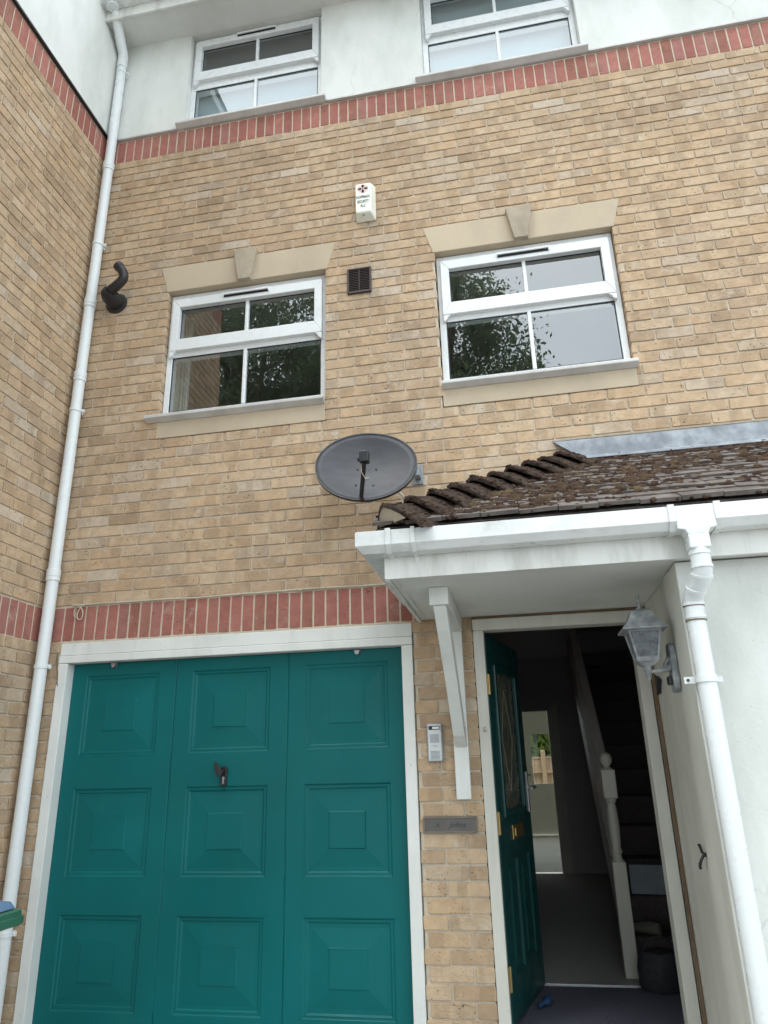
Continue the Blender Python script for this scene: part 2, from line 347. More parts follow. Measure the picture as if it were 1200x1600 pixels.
def brick(mb, a, b, z0, z1, P, soft=1.0):
    """one brick with worn, chamfered, slightly wavy edges"""
    w, h = b-a, z1-z0
    j = lambda k=.0011: rnd(-k, k)*soft
    rc = min(.004, w*.2)
    nx = 4 if w > .12 else (2 if w > .05 else 1); nzz = 4 if h > .12 else 2
    ring = []
    for k in range(nx+1): ring.append((a + rc + (w-2*rc)*k/nx, z0 + j()))
    for k in range(nzz+1): ring.append((b + j(), z0 + rc + (h-2*rc)*k/nzz))
    for k in range(nx+1): ring.append((b - rc - (w-2*rc)*k/nx, z1 + j()))
    for k in range(nzz+1): ring.append((a + j(), z1 - rc - (h-2*rc)*k/nzz))
    n = len(ring); cx, cz = (a+b)/2, (z0+z1)/2; dd = rnd(-.0018, .0012); tx, tz = rnd(-.004, .004), rnd(-.005, .005)
    ins = .0016
    def F(p, d): return P(p[0], d + dd + tx*(p[0]-cx) + tz*(p[1]-cz), p[1])
    def I(p, q): return (p[0] - q*(1 if p[0] > cx else -1)*min(1, abs(p[0]-cx)/(w/2)), p[1] - q*(1 if p[1] > cz else -1)*min(1, abs(p[1]-cz)/(h/2)))
    vs = [P(p[0], .055, p[1]) for p in ring] + [F(p, .0013) for p in ring] + [F(I(p, ins), 0) for p in ring]
    fs = [(l*n+k, l*n+(k+1) % n, (l+1)*n+(k+1) % n, (l+1)*n+k) for l in (0, 1) for k in range(n)] + [tuple(range(2*n, 3*n))]
    mb.add(vs, fs, (random.random(), random.random(), random.random()**2))
def brickwork(mb, u0, u1, zlo, zhi, holes, P, zref=2.425, ph=0.048, sides=1):
    k = math.floor((zlo-zref)/.075 + .01)
    while zref + .075*k < zhi - .02:
        z0 = zref + .075*k + .010; z1 = z0 + .065
        if z0 > zlo - .011:
            free = [(u0, u1)]
            for h in holes:
                if h[2] < (z0+z1)/2 < h[3]:
                    free = [q for (a, b) in free for q in ((a, min(b, h[0])), (max(a, h[1]), b)) if q[1]-q[0] > .02]
            for (a, b) in free:
                o = ph + (.1125 if k % 2 else 0)
                i = math.floor((a - o)/.225); x = o + .225*i
                while x < b:
                    l, rr = max(a, x + .005), min(b, x + .22)
                    if rr - l > .018:
                        e = rnd(-.002, .002)
                        brick(mb, l + (e if l > a else 0), rr, z0 + rnd(-.0012, .0012), z1 + rnd(-.0012, .0012), P)
                    x += .225
        k += 1
def soldiers(mb, u0, u1, z0, z1, P, ph=0.0):
    i = math.floor((u0-ph)/.075); x = ph + .075*i
    while x < u1:
        l, rr = max(u0, x + .0055), min(u1, x + .0695)
        if rr - l > .015: brick(mb, l, rr, z0 + rnd(.004, .008), z1 - rnd(.003, .007), P, .8)
        x += .075
FX = lambda u, d, z: (u, d, z)                # front facade
FS = lambda u, d, z: (u, d + .004, z)        # red soldiers sit a few millimetres back, almost flush with their joints
LX = lambda u, d, z: (-.21 - d, -u, z)        # neighbour's side wall, u = distance towards the viewer

# ------------------------------------------------------------------ ground
g = MB(); g.ngon([(-150, -150, 0), (150, -150, 0), (150, 0.02, 0), (-150, 0.02, 0)])
o = g.build('ground', M['tarmac']); o['kind'] = 'structure'
g = MB(); g.ngon([(-150, 9.7, -.02), (150, 9.7, -.02), (150, 150, -.02), (-150, 150, -.02)])
o = g.build('garden_ground', M['grass']); o['kind'] = 'structure'

# ------------------------------------------------------------------ the house
house = thing('terraced_house', 'buff brick town house with teal garage door, open green front door and four white windows', 'house', (2.5, 0, 0))
XR = 6.4
WIN = [(0.449, 1.645, 3.70, 4.75), (2.425, 3.61, 3.70, 4.75), (0.452, 1.607, 6.36, 7.38), (2.42, 3.60, 6.36, 7.38)]
GAR = (-.068, 2.167, -.1, 2.185); DOOR = (2.510, 3.435, -.1, 2.192)
holes_core = [(a-.006, b+.006, c-.15 if c < 5 else c-.03, d+.006) for a, b, c, d in WIN] + [(GAR[0]-.004, GAR[1]+.004, -.1, 2.192), (DOOR[0]-.004, DOOR[1]+.004, -.1, 2.2)]
mb = MB(); holed(mb, -.215, XR, 0, 7.6, .0072, .30, holes_core, FX)
mb.build('mortar_wall', M['mortar'], house)
bh = [(.449, 1.645, 3.55, 4.75), (2.425, 3.61, 3.55, 4.75), (GAR[0], GAR[1], -1, 2.425), (DOOR[0], 7, -1, 2.2), (-.3, XR, 2.2, 2.425)]
mb = MB(); brickwork(mb, -.205, XR, 0, 6.10, bh, FX)
mb.build('brick_wall', M['brick'], house, fix=False)
mb = MB(); soldiers(mb, -.205, 2.29, 2.2, 2.425, FS)
mb.build('soldier_course', M['red'], house, fix=False)
mb = MB(); soldiers(mb, -.205, XR, 6.10, 6.325, FS, .02)
mb.build('soldier_course', M['red'], house, fix=False)
# bricks beside the door above the garage-side pier up to soffit
# white render band of the top floor
mb = MB(); holed(mb, -.20, XR, 6.345, 7.58, -.014, .0, [(a, b, 6.2, d+.01) for a, b, c, d in WIN[2:]], FX)
rb = mb.build('render_band', M['render'], house)
for (a, b) in ((-.2, .39), (1.655, 2.37), (3.645, XR)):
    mb = MB(); mb.box(a, b, -.019, .003, 6.332, 6.346); mb.build('drip_bead', M['sill'], rb)

def lintel(x0, x1):
    mb = MB(); xc = (x0+x1)/2
    mb.prism([(x0-.012, 4.752), (x1+.012, 4.752), (x1+.075, 4.972), (x0-.075, 4.972)], 'y', -.0045, .075)
    l = mb.build('lintel', M['stone'], house, bevel=.004)
    k = MB(); b0, b1, t0, t1 = xc-.046, xc+.046, xc-.088, xc+.088
    n = -.042
    k.add([(b0, .0, 4.745), (b1, .0, 4.745), (t1, .0, 5.005), (t0, .0, 5.005), (b0, n, 4.745), (b1, n, 4.745), (t1, n, 5.005), (t0, n, 5.005)],
          [(0, 1, 2, 3), (7, 6, 5, 4), (0, 4, 5, 1), (1, 5, 6, 2), (2, 6, 7, 3), (3, 7, 4, 0)])
    k.build('keystone', M['stone_dark'], l, bevel=.004)
for w in WIN[:2]: lintel(w[0], w[1])
for (a, b) in ((.449, 1.645), (2.425, 3.615)):
    mb = MB(); mb.box(a, b, -.003, .055, 3.556, 3.70); mb.build('sill_panel', M['stone'], house, bevel=.003)

def window(x0, x1, z0, z1, lg, ug, ol, orr, upper):
    fz0 = z0 + .028; Y = .052
    mb = MB(); jw = .046; top = z1 - .004
    mb.box(x0+.003, x0+jw, Y, Y+.07, fz0, top); mb.box(x1-jw, x1-.003, Y, Y+.07, fz0, top)
    mb.box(x0+jw, x1-jw, Y, Y+.07, fz0, z0+lg[0]); mb.box(x0+jw, x1-jw, Y, Y+.07, ug[1]+z0+.06, top)
    mb.box(x0+jw, x1-jw, Y+.001, Y+.07, z0+lg[1], z0+ug[0]-.05)
    wf = mb.build('window', M['upvc'], house, bevel=.004)
    xm = (x0+x1)/2
    s = MB(); sx0, sx1, sz0, sz1, SY = x0+.032, x1-.032, z0+ug[0]-.095, z0+ug[1]+.072, Y-.034
    rw = .056
    s.prism([(sx0, sz0), (sx0+rw, z0+ug[0]), (sx0+rw, z0+ug[1]), (sx0, sz1)], 'y', SY, Y+.03); s.prism([(sx1, sz0), (sx1, sz1), (sx1-rw, z0+ug[1]), (sx1-rw, z0+ug[0])], 'y', SY, Y+.03)
    s.prism([(sx0, sz0), (sx1, sz0), (sx1-rw, z0+ug[0]), (sx0+rw, z0+ug[0])], 'y', SY, Y+.03); s.prism([(sx0, sz1), (sx0+rw, z0+ug[1]), (sx1-rw, z0+ug[1]), (sx1, sz1)], 'y', SY, Y+.03)
    for xx, d in ((sx0, 1), (sx1, -1)):   # curled sash horns under the top-hung light
        s.prism([(xx+d*.001, sz0-.001), (xx+d*.05, sz0-.001), (xx+d*.042, sz0-.012), (xx+d*.030, sz0-.018), (xx+d*.026, sz0-.034), (xx+d*.012, sz0-.046), (xx+d*.001, sz0-.05)], 'y', SY+.002, Y-.001)
    s.build('opening_sash', M['upvc'], wf, bevel=.0045)
    b = MB()
    b.box(xm-.0125, xm+.0125, Y-.008, Y+.02, z0+ug[0]-.002, z0+ug[1]+.002)
    b.box(xm-.0125, xm+.0125, Y-.008, Y+.02, z0+lg[0]-.002, z0+lg[1]+.002)
    b.build('glazing_bar', M['upvc'], wf, bevel=.006)
    v = MB(); vz = z0+ug[1]+.036
    v.box(xm-.175, xm+.175, SY-.016, SY, vz+.010, vz+.026); v.box(xm-.175, xm-.168, SY-.014, SY, vz-.006, vz+.01); v.box(xm+.168, xm+.175, SY-.014, SY, vz-.006, vz+.01)
    tv = v.build('trickle_vent', M['upvc'], wf, bevel=.003)
    v = MB(); v.box(xm-.168, xm+.168, SY-.007, SY-.001, vz-.005, vz+.010); v.build('vent_slot', M['dark'], wf)
    for (a, b_) in (lg, ug):
        for (p, q) in ((x0+.035, xm), (xm, x1-.035)):
            gq = MB(); e = [rnd(-.0012, .0012) for _ in range(4)]
            gy = Y+.012
            gq.ngon([(p, gy+e[0], z0+a-.01), (q, gy+e[1], z0+a-.01), (q, gy+e[2], z0+b_+.01), (p, gy+e[3], z0+b_+.01)])
            gq.build('pane', M['glass'], wf, fix=False)
    gk = MB()
    for (a, b_, i) in ((lg[0], lg[1], 0), (ug[0], ug[1], 1)):
        xa, xb = (x0+.047, x1-.047) if i == 0 else (sx0+rw, sx1-rw)
        for (p, q, c, d) in ((xa, xb, a, a+.005), (xa, xb, b_-.005, b_), (xa, xa+.005, a, b_), (xb-.005, xb, a, b_)):
            gk.box(p, q, Y+.004, Y+.011, z0+c, z0+d)
    gk.build('gasket', M['black'], wf)
    si = MB(); si.prism([(-.050, z0-.002), (-.050, z0+.017), (-.044, z0+.023), (.05, z0+.030), (.05, z0-.022), (-.010, z0-.024)], 'x', x0-ol, x1+orr)
    si.build('sill', M['sill'], wf, bevel=.003)
    # plastered inner reveal and what hangs in it
    rv = MB()
    rv.ngon([(x0, .12, z0), (x0, .34, z0), (x0, .34, z1), (x0, .12, z1)]); rv.ngon([(x1, .12, z0), (x1, .12, z1), (x1, .34, z1), (x1, .34, z0)])
    rv.ngon([(x0, .12, z0+.02), (x1, .12, z0+.02), (x1, .36, z0+.02), (x0, .36, z0+.02)])
    rv.build('inner_reveal', M['curtain'], wf, fix=False)
    if upper:
        lr = MB(); lr.box(x0-.007, x0+.0025, .0005, .12, z0, z1+.004); lr.box(x1-.0025, x1+.007, .0005, .12, z0, z1+.004); lr.box(x0-.007, x1+.007, .0015, .12, z1+.0045, z1+.012)
        lr.build('reveal', M['render'], wf)
    return wf
w1 = window(*WIN[0], (.08, .515), (.648, .918), .075, .0, 0)
w2 = window(*WIN[1], (.08, .515), (.648, .918), .0, .02, 0)
w3 = window(*WIN[2], (.112, .447), (.614, .905), .06, .04, 1)
w4 = window(*WIN[3], (.112, .447), (.614, .905), .06, .045, 1)
def panel(name, mat, par_, x0, x1, y, z0, z1, wave=0.0, n=1):
    m = MB(); secs = []
    for i in range(n+1):
        x = x0+(x1-x0)*i/n; yy = y + wave*math.sin(i*1.9)
        secs.append([(x, yy, z0), (x, yy, z1), (x, yy+.004, z1), (x, yy+.004, z0)])
    m.sweep(secs); return m.build(name, mat, par_, smooth=60)
panel('roller_blind', M['blind'], w3, .47, 1.59, .145, 6.40, 6.90); panel('soffit_shade_sheet', M['shade_sheet'], w3, .47, 1.59, .15, 6.904, 7.37)  # second, dark sheet stands in for soffit shade on the upper panes
panel('roller_blind', M['blind'], w4, 2.44, 3.58, .145, 6.40, 7.37)
panel('curtain', M['curtain'], w1, .455, .53, .27, 3.73, 4.7, .012, 12)
# rooms behind the windows
for (a, b, c, d) in ((-.1, 1.95, 2.78, 5.15), (2.05, 5.4, 2.78, 5.15), (-.1, 1.95, 5.4, 7.55), (2.05, 5.4, 5.4, 7.55)):
    m = MB(); y0, y1 = .302, 4.2
    m.ngon([(a, y0, c), (b, y0, c), (b, y1, c), (a, y1, c)]); m.ngon([(a, y0, d), (b, y0, d), (b, y1, d), (a, y1, d)])
    m.ngon([(a, y0, c), (a, y1, c), (a, y1, d), (a, y0, d)]); m.ngon([(b, y0, c), (b, y1, c), (b, y1, d), (b, y0, d)]); m.ngon([(a, y1, c), (b, y1, c), (b, y1, d), (a, y1, d)])
    m.build('room', M['room'], house, fix=False)

# eaves, main roof
sf = MB(); sf.box(-.21, XR, -.275, .0, 7.385, 7.40); sf.build('soffit', M['soffit'], house)
fa = MB(); fa.box(-.21, XR, -.296, -.276, 7.362, 7.56); fo = fa.build('fascia', M['fascia'], house, bevel=.003)
def gutter_prof(th=.004):
    out = [(.002, .0), (.002, -.095), (.078, -.095), (.108, -.065), (.108, .0)]
    inn = [(.104, .0), (.104, -.063), (.076, -.091), (.006, -.091), (.006, .0)]
    return out + inn
gm = MB(); gm.sweep([[(xx, -.296-d, 7.56+z) for d, z in gutter_prof()] for xx in (-.205, XR)]); gm.build('gutter', M['gutter'], house)
rm = MB(); rm.prism([(-.36, 7.575), (-.36, 7.60), (4.7, 10.6), (10.0, 7.60), (10.0, 7.57), (4.7, 10.57)], 'x', -.3, XR+.2); rm.build('roof', M['tile'], house)
# remaining outer walls
bw = MB()
holed(bw, -.2, XR, 0, 7.6, 9.38, 9.62, [(2.60, 3.55, -.1, 2.25), (3.75, 5.1, .9, 2.4), (1.35, 2.5, .9, 2.4)], FX)
bw.box(XR-.2, XR-.002, .31, 9.37, 0, 7.6)
bw.build('rear_wall', M['mortar'], house)
gf = MB(); gf.box(-.1, XR-.22, .31, 9.36, 7.6, 7.62); gf.build('loft_floor', M['room'], house)

# ---- garage door and its frame
gfm = MB()
gfm.box(-.066, -.002, -.012, .07, 0, 2.064); gfm.box(2.102, 2.165, -.012, .07, 0, 2.064)
gfm.box(-.066, 2.165, -.012, .07, 2.066, 2.112); gfm.box(-.066, 2.165, -.004, .07, 2.114, 2.190)
gfo = gfm.build('garage_door_frame', M['timber'], house, bevel=.004)
gd = MB()
XS = [(.095, .590), (.805, 1.297), (1.517, 2.005)]; ZS = [(1.515, 1.990), (.865, 1.331), (.215, .672)]
YL = .062
xs = [0] + [q for p in XS for q in p] + [2.10]; zs = [.02] + [q for p in ZS[::-1] for q in p] + [2.062]
SE = [.698, 1.410]; xs = sorted(xs + [q for e in SE for q in (e-.004, e, e+.004)])
for i in range(len(xs)-1):
    for j in range(len(zs)-1):
        a, b, c, d = xs[i], xs[i+1], zs[j], zs[j+1]
        if (a, b) in XS and (c, d) in ZS: continue
        ya = YL + (.005 if a in SE else 0); yb = YL + (.005 if b in SE else 0)
        gd.ngon([(a, ya, c), (b, yb, c), (b, yb, d), (a, ya, d)])
for (a, b) in XS:
    for (c, d) in ZS:
        cx, cz = (a+b)/2, (c+d)/2 - .002
        iw, ih = .104, .094
        def rect(ins, y): return [(a+ins, y, c+ins), (b-ins, y, c+ins), (b-ins, y, d-ins), (a+ins, y, d-ins)]
        def irect(k, y): return [(cx-iw-k, y, cz-ih-k), (cx+iw+k, y, cz-ih-k), (cx+iw+k, y, cz+ih+k), (cx-iw-k, y, cz+ih+k)]
        rings = [rect(0, YL), rect(.006, YL+.006), rect(.020, YL+.006), rect(.027, YL+.011), rect(.046, YL+.011), irect(.0, YL+.003), irect(-.003, YL-.0015)]
        for p, q in zip(rings[:-1], rings[1:]):
            for k in range(4): gd.ngon([p[k], p[(k+1) % 4], q[(k+1) % 4], q[k]])
        gd.ngon(rings[-1])
gdo = gd.build('garage_door', M['green'], house, fix=True)
bv = gdo.modifiers.new('weld', 'WELD'); bv.merge_threshold = .0004
bv = gdo.modifiers.new('bevel', 'BEVEL'); bv.width = .0025; bv.segments = 2; bv.limit_method = 'ANGLE'; bv.angle_limit = math.radians(20)
h = MB(); hx, hz = 1.038, 1.395
h.prism([(hx-.018, hz-.055), (hx-.012, hz-.066), (hx+.012, hz-.066), (hx+.018, hz-.055), (hx+.020, hz+.03), (hx+.014, hz+.042), (hx-.014, hz+.042), (hx-.020, hz+.03)], 'y', .045, .061)
ha = h.build('handle', M['black'], gdo, bevel=.004)
h = MB(); h.tube([(hx, .05, hz+.012), (hx, .012, hz+.012)], .012, 12)
h.prism([(hx-.040, hz+.074), (hx-.012, hz+.048), (hx+.012, hz+.01), (hx+.004, hz-.016), (hx-.020, hz-.006), (hx-.038, hz+.03)], 'y', -.006, .013); h.build('grip', M['black'], gdo, bevel=.004)
h = MB(); h.prism([(hx-.004, hz-.052), (hx+.004, hz-.052), (hx+.005, hz-.018), (hx-.005, hz-.018)], 'y', .0425, .046); h.tube([(hx+.001, .046, hz-.02), (hx+.001, .041, hz-.02)], .0075, 12); h.build('keyhole', M['steel'], gdo)
for bx in (.284, 1.832):
    h = MB(); h.tube([(bx, .061, 2.045), (bx, .03, 2.045)], [.016, .013], 12); h.tube([(bx-.02, .045, 2.056), (bx+.02, .045, 2.056)], .006, 8); h.build('bolt_roller', M['steel'], gdo, smooth=40)
mb = MB(); mb.box(-.05, 2.15, .12, .14, 0, 2.17); mb.build('garage_liner', M['dark'], house)

# ---- front door frame, open door leaf
FZ = .20
df = MB(); fy0, fy1 = -.006, .10
df.box(2.512, 2.572, fy0, fy1, 0.02, 2.124); df.box(3.372, 3.432, fy0, fy1, .02, 2.124); df.box(2.512, 3.432, fy0+.002, fy1, 2.1245, 2.190)
dfo = df.build('door_frame', M['cream'], house, bevel=.004)
th = MB(); th.box(2.574, 3.370, -.05, .12, .13, .2); th.build('threshold', M['timber'], dfo, bevel=.004)
sm = MB(); sm.box(3.434, 3.443, -.072, -.034, .0, 2.19); sm.build('bare_strip', M['bare_wood'], dfo)
ln = MB(); ln.box(2.512, 3.43, -.014, .0, 2.1915, 2.199); ln.build('head_batten', M['bare_wood'], dfo)
hinge = Vector((2.578, .048, 0)); ang = math.radians(77.5)
DM = Matrix.Translation(hinge) @ Matrix.Rotation(ang, 4, 'Z')
LW, LT, L0, L1 = .775, .044, FZ+.012, 2.112
dl = MB()
def leaf_grid(y, holes_):
    holed(dl, 0, LW, L0, L1, 0, LT, holes_, FX)
GL = (.15, .62, 1.16, 1.93)
PN = [(.13, .35, .40, .92), (.42, .645, .40, .92)]
holed(dl, 0, LW, L0, L1, 0, LT, [GL] + PN, FX)
for (a, b, c, d) in PN:
    rings = [[(a, 0, c), (b, 0, c), (b, 0, d), (a, 0, d)], [(a+.012, .012, c+.012), (b-.012, .012, c+.012), (b-.012, .012, d-.012), (a+.012, .012, d-.012)],
             [(a+.03, .012, c+.03), (b-.03, .012, c+.03), (b-.03, .012, d-.03), (a+.03, .012, d-.03)], [(a+.05, .002, c+.05), (b-.05, .002, c+.05), (b-.05, .002, d-.05), (a+.05, .002, d-.05)]]
    for p, q in zip(rings[:-1], rings[1:]):
        for k in range(4): dl.ngon([p[k], p[(k+1) % 4], q[(k+1) % 4], q[k]])
    dl.ngon(rings[-1]); dl.ngon([(a, LT-.006, c), (b, LT-.006, c), (b, LT-.006, d), (a, LT-.006, d)])
dlo = dl.tf(DM).build('front_door', M['green_shaded'], house, fix=True)
def dsub(name, mat, fn, **k):
    m = MB(); fn(m); return m.tf(DM).build(name, mat, dlo, **k)
dsub('door_glass', M['obscure'], lambda m: m.box(GL[0]-.001, GL[1]+.001, .016, .024, GL[2]-.001, GL[3]+.001))
def bead(m):
    a, b, c, d = GL
    for (p, q, e, f_) in ((a-.022, a+.012, c-.022, d+.022), (b-.012, b+.022, c-.022, d+.022), (a+.012, b-.012, c-.022, c+.012), (a+.012, b-.012, d-.012, d+.022)): m.box(p, q, -.010, .014, e, f_)
dsub('glazing_bead', M['green_shaded'], bead, bevel=.005)
def lead(m):
    a, b, c, d = GL; xm = (a+b)/2; zm = (c+d)/2
    for zz in (c+.1, d-.1): m.tube([(a, .014, zz), (b, .014, zz)], .0025, 6)
    for i in range(2): m.tube([(xm, .014, c+.1), (xm+(.12 if i else -.12), .014, zm), (xm, .014, d-.1)], .0025, 6)
dsub('leading', M['plate_edge'], lead)
def lett(m):
    m.box(.27, .52, -.008, -.0005, 1.015, 1.09); m.box(.30, .49, -.016, -.008, 1.03, 1.075)
dsub('letterbox', M['brass'], lett, bevel=.003)
for z in (.42, 1.12, 1.83):
    hg = MB(); hg.box(2.574, 2.577, .012, .05, z-.055, z+.055); hg.box(2.5745, 2.584, .045, .052, z-.05, z+.05); hg.tube([(2.582, .043, z-.055), (2.582, .043, z+.055)], .007, 10)
    hg.build('hinge', M['brass'], dfo)
def dh(m):
    m.box(.715, .745, -.010, -.0005, 1.13, 1.36); m.tube([(.73, -.008, 1.27), (.73, -.05, 1.27), (.72, -.055, 1.27), (.61, -.055, 1.265)], .009, 10)
dsub('handle', M['steel'], dh, bevel=.002)

# ---- hallway and kitchen shells
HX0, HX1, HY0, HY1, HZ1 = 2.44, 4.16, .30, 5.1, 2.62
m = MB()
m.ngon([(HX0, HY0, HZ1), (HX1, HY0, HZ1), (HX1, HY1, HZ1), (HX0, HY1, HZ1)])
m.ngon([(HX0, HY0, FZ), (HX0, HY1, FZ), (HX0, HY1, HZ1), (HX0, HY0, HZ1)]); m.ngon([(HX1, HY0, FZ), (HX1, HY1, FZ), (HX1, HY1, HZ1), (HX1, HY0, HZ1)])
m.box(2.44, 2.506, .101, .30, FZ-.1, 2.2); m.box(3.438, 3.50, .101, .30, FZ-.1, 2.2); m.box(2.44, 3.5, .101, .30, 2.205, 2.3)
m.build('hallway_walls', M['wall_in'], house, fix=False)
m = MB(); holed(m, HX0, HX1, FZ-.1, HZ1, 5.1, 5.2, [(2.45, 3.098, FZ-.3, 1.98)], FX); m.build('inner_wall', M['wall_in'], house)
m = MB(); m.box(3.04, 3.0975, 5.06, 5.22, FZ, 1.975); m.box(3.098, 3.16, 5.075, 5.0995, FZ, 2.04); m.build('inner_door_frame', M['rail'], house)
m = MB(); m.box(HX0, HX1, .85, 5.1, FZ-.05, FZ); m.build('hall_carpet', M['carpet'], house)
m = MB(); m.box(HX0, HX1, .121, .845, FZ-.06, FZ-.006); m.build('doormat', M['mat'], house)
m = MB(); m.box(HX0, 3.26, .835, .862, FZ-.01, FZ+.006); m.build('threshold_strip', M['steel'], house, bevel=.002)
m = MB(); y0, y1 = 5.2, 9.375; a, b, c, d = 1.2, 5.2, FZ, 2.62
m.ngon([(a, y0, d), (b, y0, d), (b, y1, d), (a, y1, d)]); m.ngon([(a, y0, c), (a, y1, c), (a, y1, d), (a, y0, d)]); m.ngon([(b, y0, c), (b, y1, c), (b, y1, d), (b, y0, d)])
holed(m, a, b, c, d, 9.36, 9.376, [(2.60, 3.55, -.1, 2.25), (3.75, 5.1, .9, 2.4), (1.35, 2.5, .9, 2.4)], FX)
m.ngon([(a, 5.203, c), (2.45, 5.203, c), (2.45, 5.203, d), (a, 5.203, d)]); m.ngon([(3.098, 5.203, c), (b, 5.203, c), (b, 5.203, d), (3.098, 5.203, d)])
m.build('kitchen_walls', M['kitchen'], house, fix=False)
m = MB(); m.box(1.2, 5.2, 5.2, 9.375, FZ-.05, FZ+.002); m.build('kitchen_floor', M['vinyl'], house)
# half-glazed back door (white) seen through the hall
m = MB(); holed(m, 2.62, 3.53, FZ, 2.23, 9.40, 9.45, [(2.835, 3.40, 1.02, 1.845)], FX); bd = m.build('back_door', M['kitchen'], house)
m = MB(); m.ngon([(2.83, 9.43, 1.01), (3.41, 9.43, 1.01), (3.41, 9.43, 1.85), (2.83, 9.43, 1.85)]); m.build('pane', M['clear'], bd)
m = MB(); m.box(2.68, 2.71, 9.385, 9.399, 1.05, 1.25); m.tube([(2.695, 9.39, 1.17), (2.695, 9.35, 1.17), (2.80, 9.35, 1.17)], .01, 8); m.build('handle', M['black'], bd)
m = MB(); m.ngon([(3.75, 9.5, .9), (5.1, 9.5, .9), (5.1, 9.5, 2.4), (3.75, 9.5, 2.4)]); m.build('added_kitchen_window', M['clear'], house)  # unseen rear window, added to let more daylight into the kitchen
m = MB(); m.ngon([(1.35, 9.5, .9), (2.5, 9.5, .9), (2.5, 9.5, 2.4), (1.35, 9.5, 2.4)]); m.build('added_kitchen_window', M['clear'], house)  # second unseen opening, added to brighten the kitchen further

# ---- projecting bay to the right of the door
m = MB(); m.prism([(3.446, .0), (3.446, -.69), (3.452, -.69), (3.452, -.935), (XR, -.935), (XR, .0)], 'z', 0, 2.2)
m.build('projecting_bay', M['cream'], house)
bay = house.children[-1]
m = MB(); m.box(3.432, 3.4515, -.955, -.69, .0, 2.198); m.build('corner_board', M['cream'], bay, bevel=.003)
m = MB(); m.box(3.432, 3.505, -.968, -.9555, .0, 2.197); m.build('corner_board', M['timber'], bay, bevel=.003)
m = MB(); m.box(3.506, XR, -.955, -.936, .0, 2.197); m.build('front_panel', M['render'], bay, bevel=.003)

# ------------------------------------------------------------------ neighbouring house on the left
nb = thing('terraced_house', 'neighbouring buff brick house wall running towards the viewer at the left edge', 'house', (-.3, -1.2, 0))
m = MB(); m.box(-6.5, -.2172, -2.2328, 9.0, 0, 7.9); m.build('mortar_wall', M['mortar'], nb)
m = MB(); brickwork(m, .0, 2.235, 0, 6.10, [(-1, 3, 2.2, 2.425)], LX, ph=.1)
brickwork(m, -6.4, -.21, 0, 6.10, [(-7, 1, 2.2, 2.425)], lambda u, d, z: (u, d-2.24, z))
m.build('brick_wall', M['brick'], nb, fix=False)
for z in (2.2, 6.10):
    m = MB(); soldiers(m, .0, 2.235, z, z+.225, lambda u, d, zz: LX(u, d+.004, zz), .03); soldiers(m, -6.4, -.21, z, z+.225, lambda u, d, zz: (u, d-2.236, zz)); m.build('soldier_course', M['red'], nb, fix=False)
m = MB(); m.box(-.2155, -.196, -2.254, -.001, 6.345, 8.2); m.box(-6.5, -.196, -2.254, -2.2345, 6.345, 8.2)
rb = m.build('render_band', M['render'], nb)
m = MB(); m.box(-.212, -.189, -2.26, -.02, 6.330, 6.346); m.build('drip_bead', M['black'], rb)  # bead coloured black to paint the shadow line below the render
m = MB(); m.prism([(-6.9, 7.95), (-6.9, 8.05), (-3.35, 10.6), (.15, 8.2), (.15, 8.1), (-3.35, 10.5)], 'y', -2.6, -.6); m.build('roof', M['tile'], nb)
m = MB(); m.box(-.19, .13, -2.58, -.62, 8.06, 8.09); m.box(.13, .15, -2.6, -.6, 7.98, 8.12); m.build('soffit', M['soffit'], nb)

# ------------------------------------------------------------------ porch canopy
po = thing('porch_canopy', 'hipped porch canopy with mossy dark tiles and white fascia over the front door', 'porch', (2.8, 0, 2.2))
PX, PY = 2.205, -1.04
m = MB(); m.box(PX+.021, XR, PY+.021, .0, 2.203, 2.215); m.build('soffit', M['soffit'], po)
m = MB(); m.box(PX, XR, PY, PY+.02, 2.194, 2.385); m.box(PX, PX+.02, PY+.0205, -.002, 2.190, 2.385); m.box(PX+.045, PX+.052, PY+.03, -.004, 2.197, 2.2029); m.build('fascia', M['fascia'], po, bevel=.002)
m = MB(); Z0 = 2.387; prof = gutter_prof()
m.sweep([[(XR, PY-d, Z0+z) for d, z in prof], [(PX-d, PY-d, Z0+z) for d, z in prof], [(PX-d, -.004, Z0+z) for d, z in prof]])
gu = m.build('gutter', M['gutter'], po, bevel=.0015)
def union(x, w):
    out = [(-.001, .006), (-.001, -.101), (.081, -.101), (.114, -.067), (.114, .006), (.100, .006), (.100, -.0), (.1085, -.0), (.1085, -.0655), (.078, -.0955), (.0015, -.0955), (.0015, .006)]
    q = MB(); q.sweep([[(xx, PY-d-.0006, Z0+z) for d, z in out] for xx in (x-w/2, x+w/2)]); return q
union(2.243, .024).build('gutter_union', M['gutter'], gu, bevel=.0015)
q = union(2.352, .018); q.box(2.343, 2.361, PY-.006, PY-.0005, 2.262, 2.30); q.build('gutter_bracket', M['gutter'], gu, bevel=.0015)
for x in (3.412, 3.588): union(x, .026).build('gutter_union', M['gutter'], gu, bevel=.0015)
m = MB()
pts = [(3.425, 2.289), (3.452, 2.283), (3.462, 2.262), (3.538, 2.262), (3.548, 2.283), (3.575, 2.289), (3.575, 2.325), (3.425, 2.325)]
m.prism(pts, 'y', PY-.111, PY-.03); m.build('gutter_outlet', M['gutter'], gu, bevel=.004)
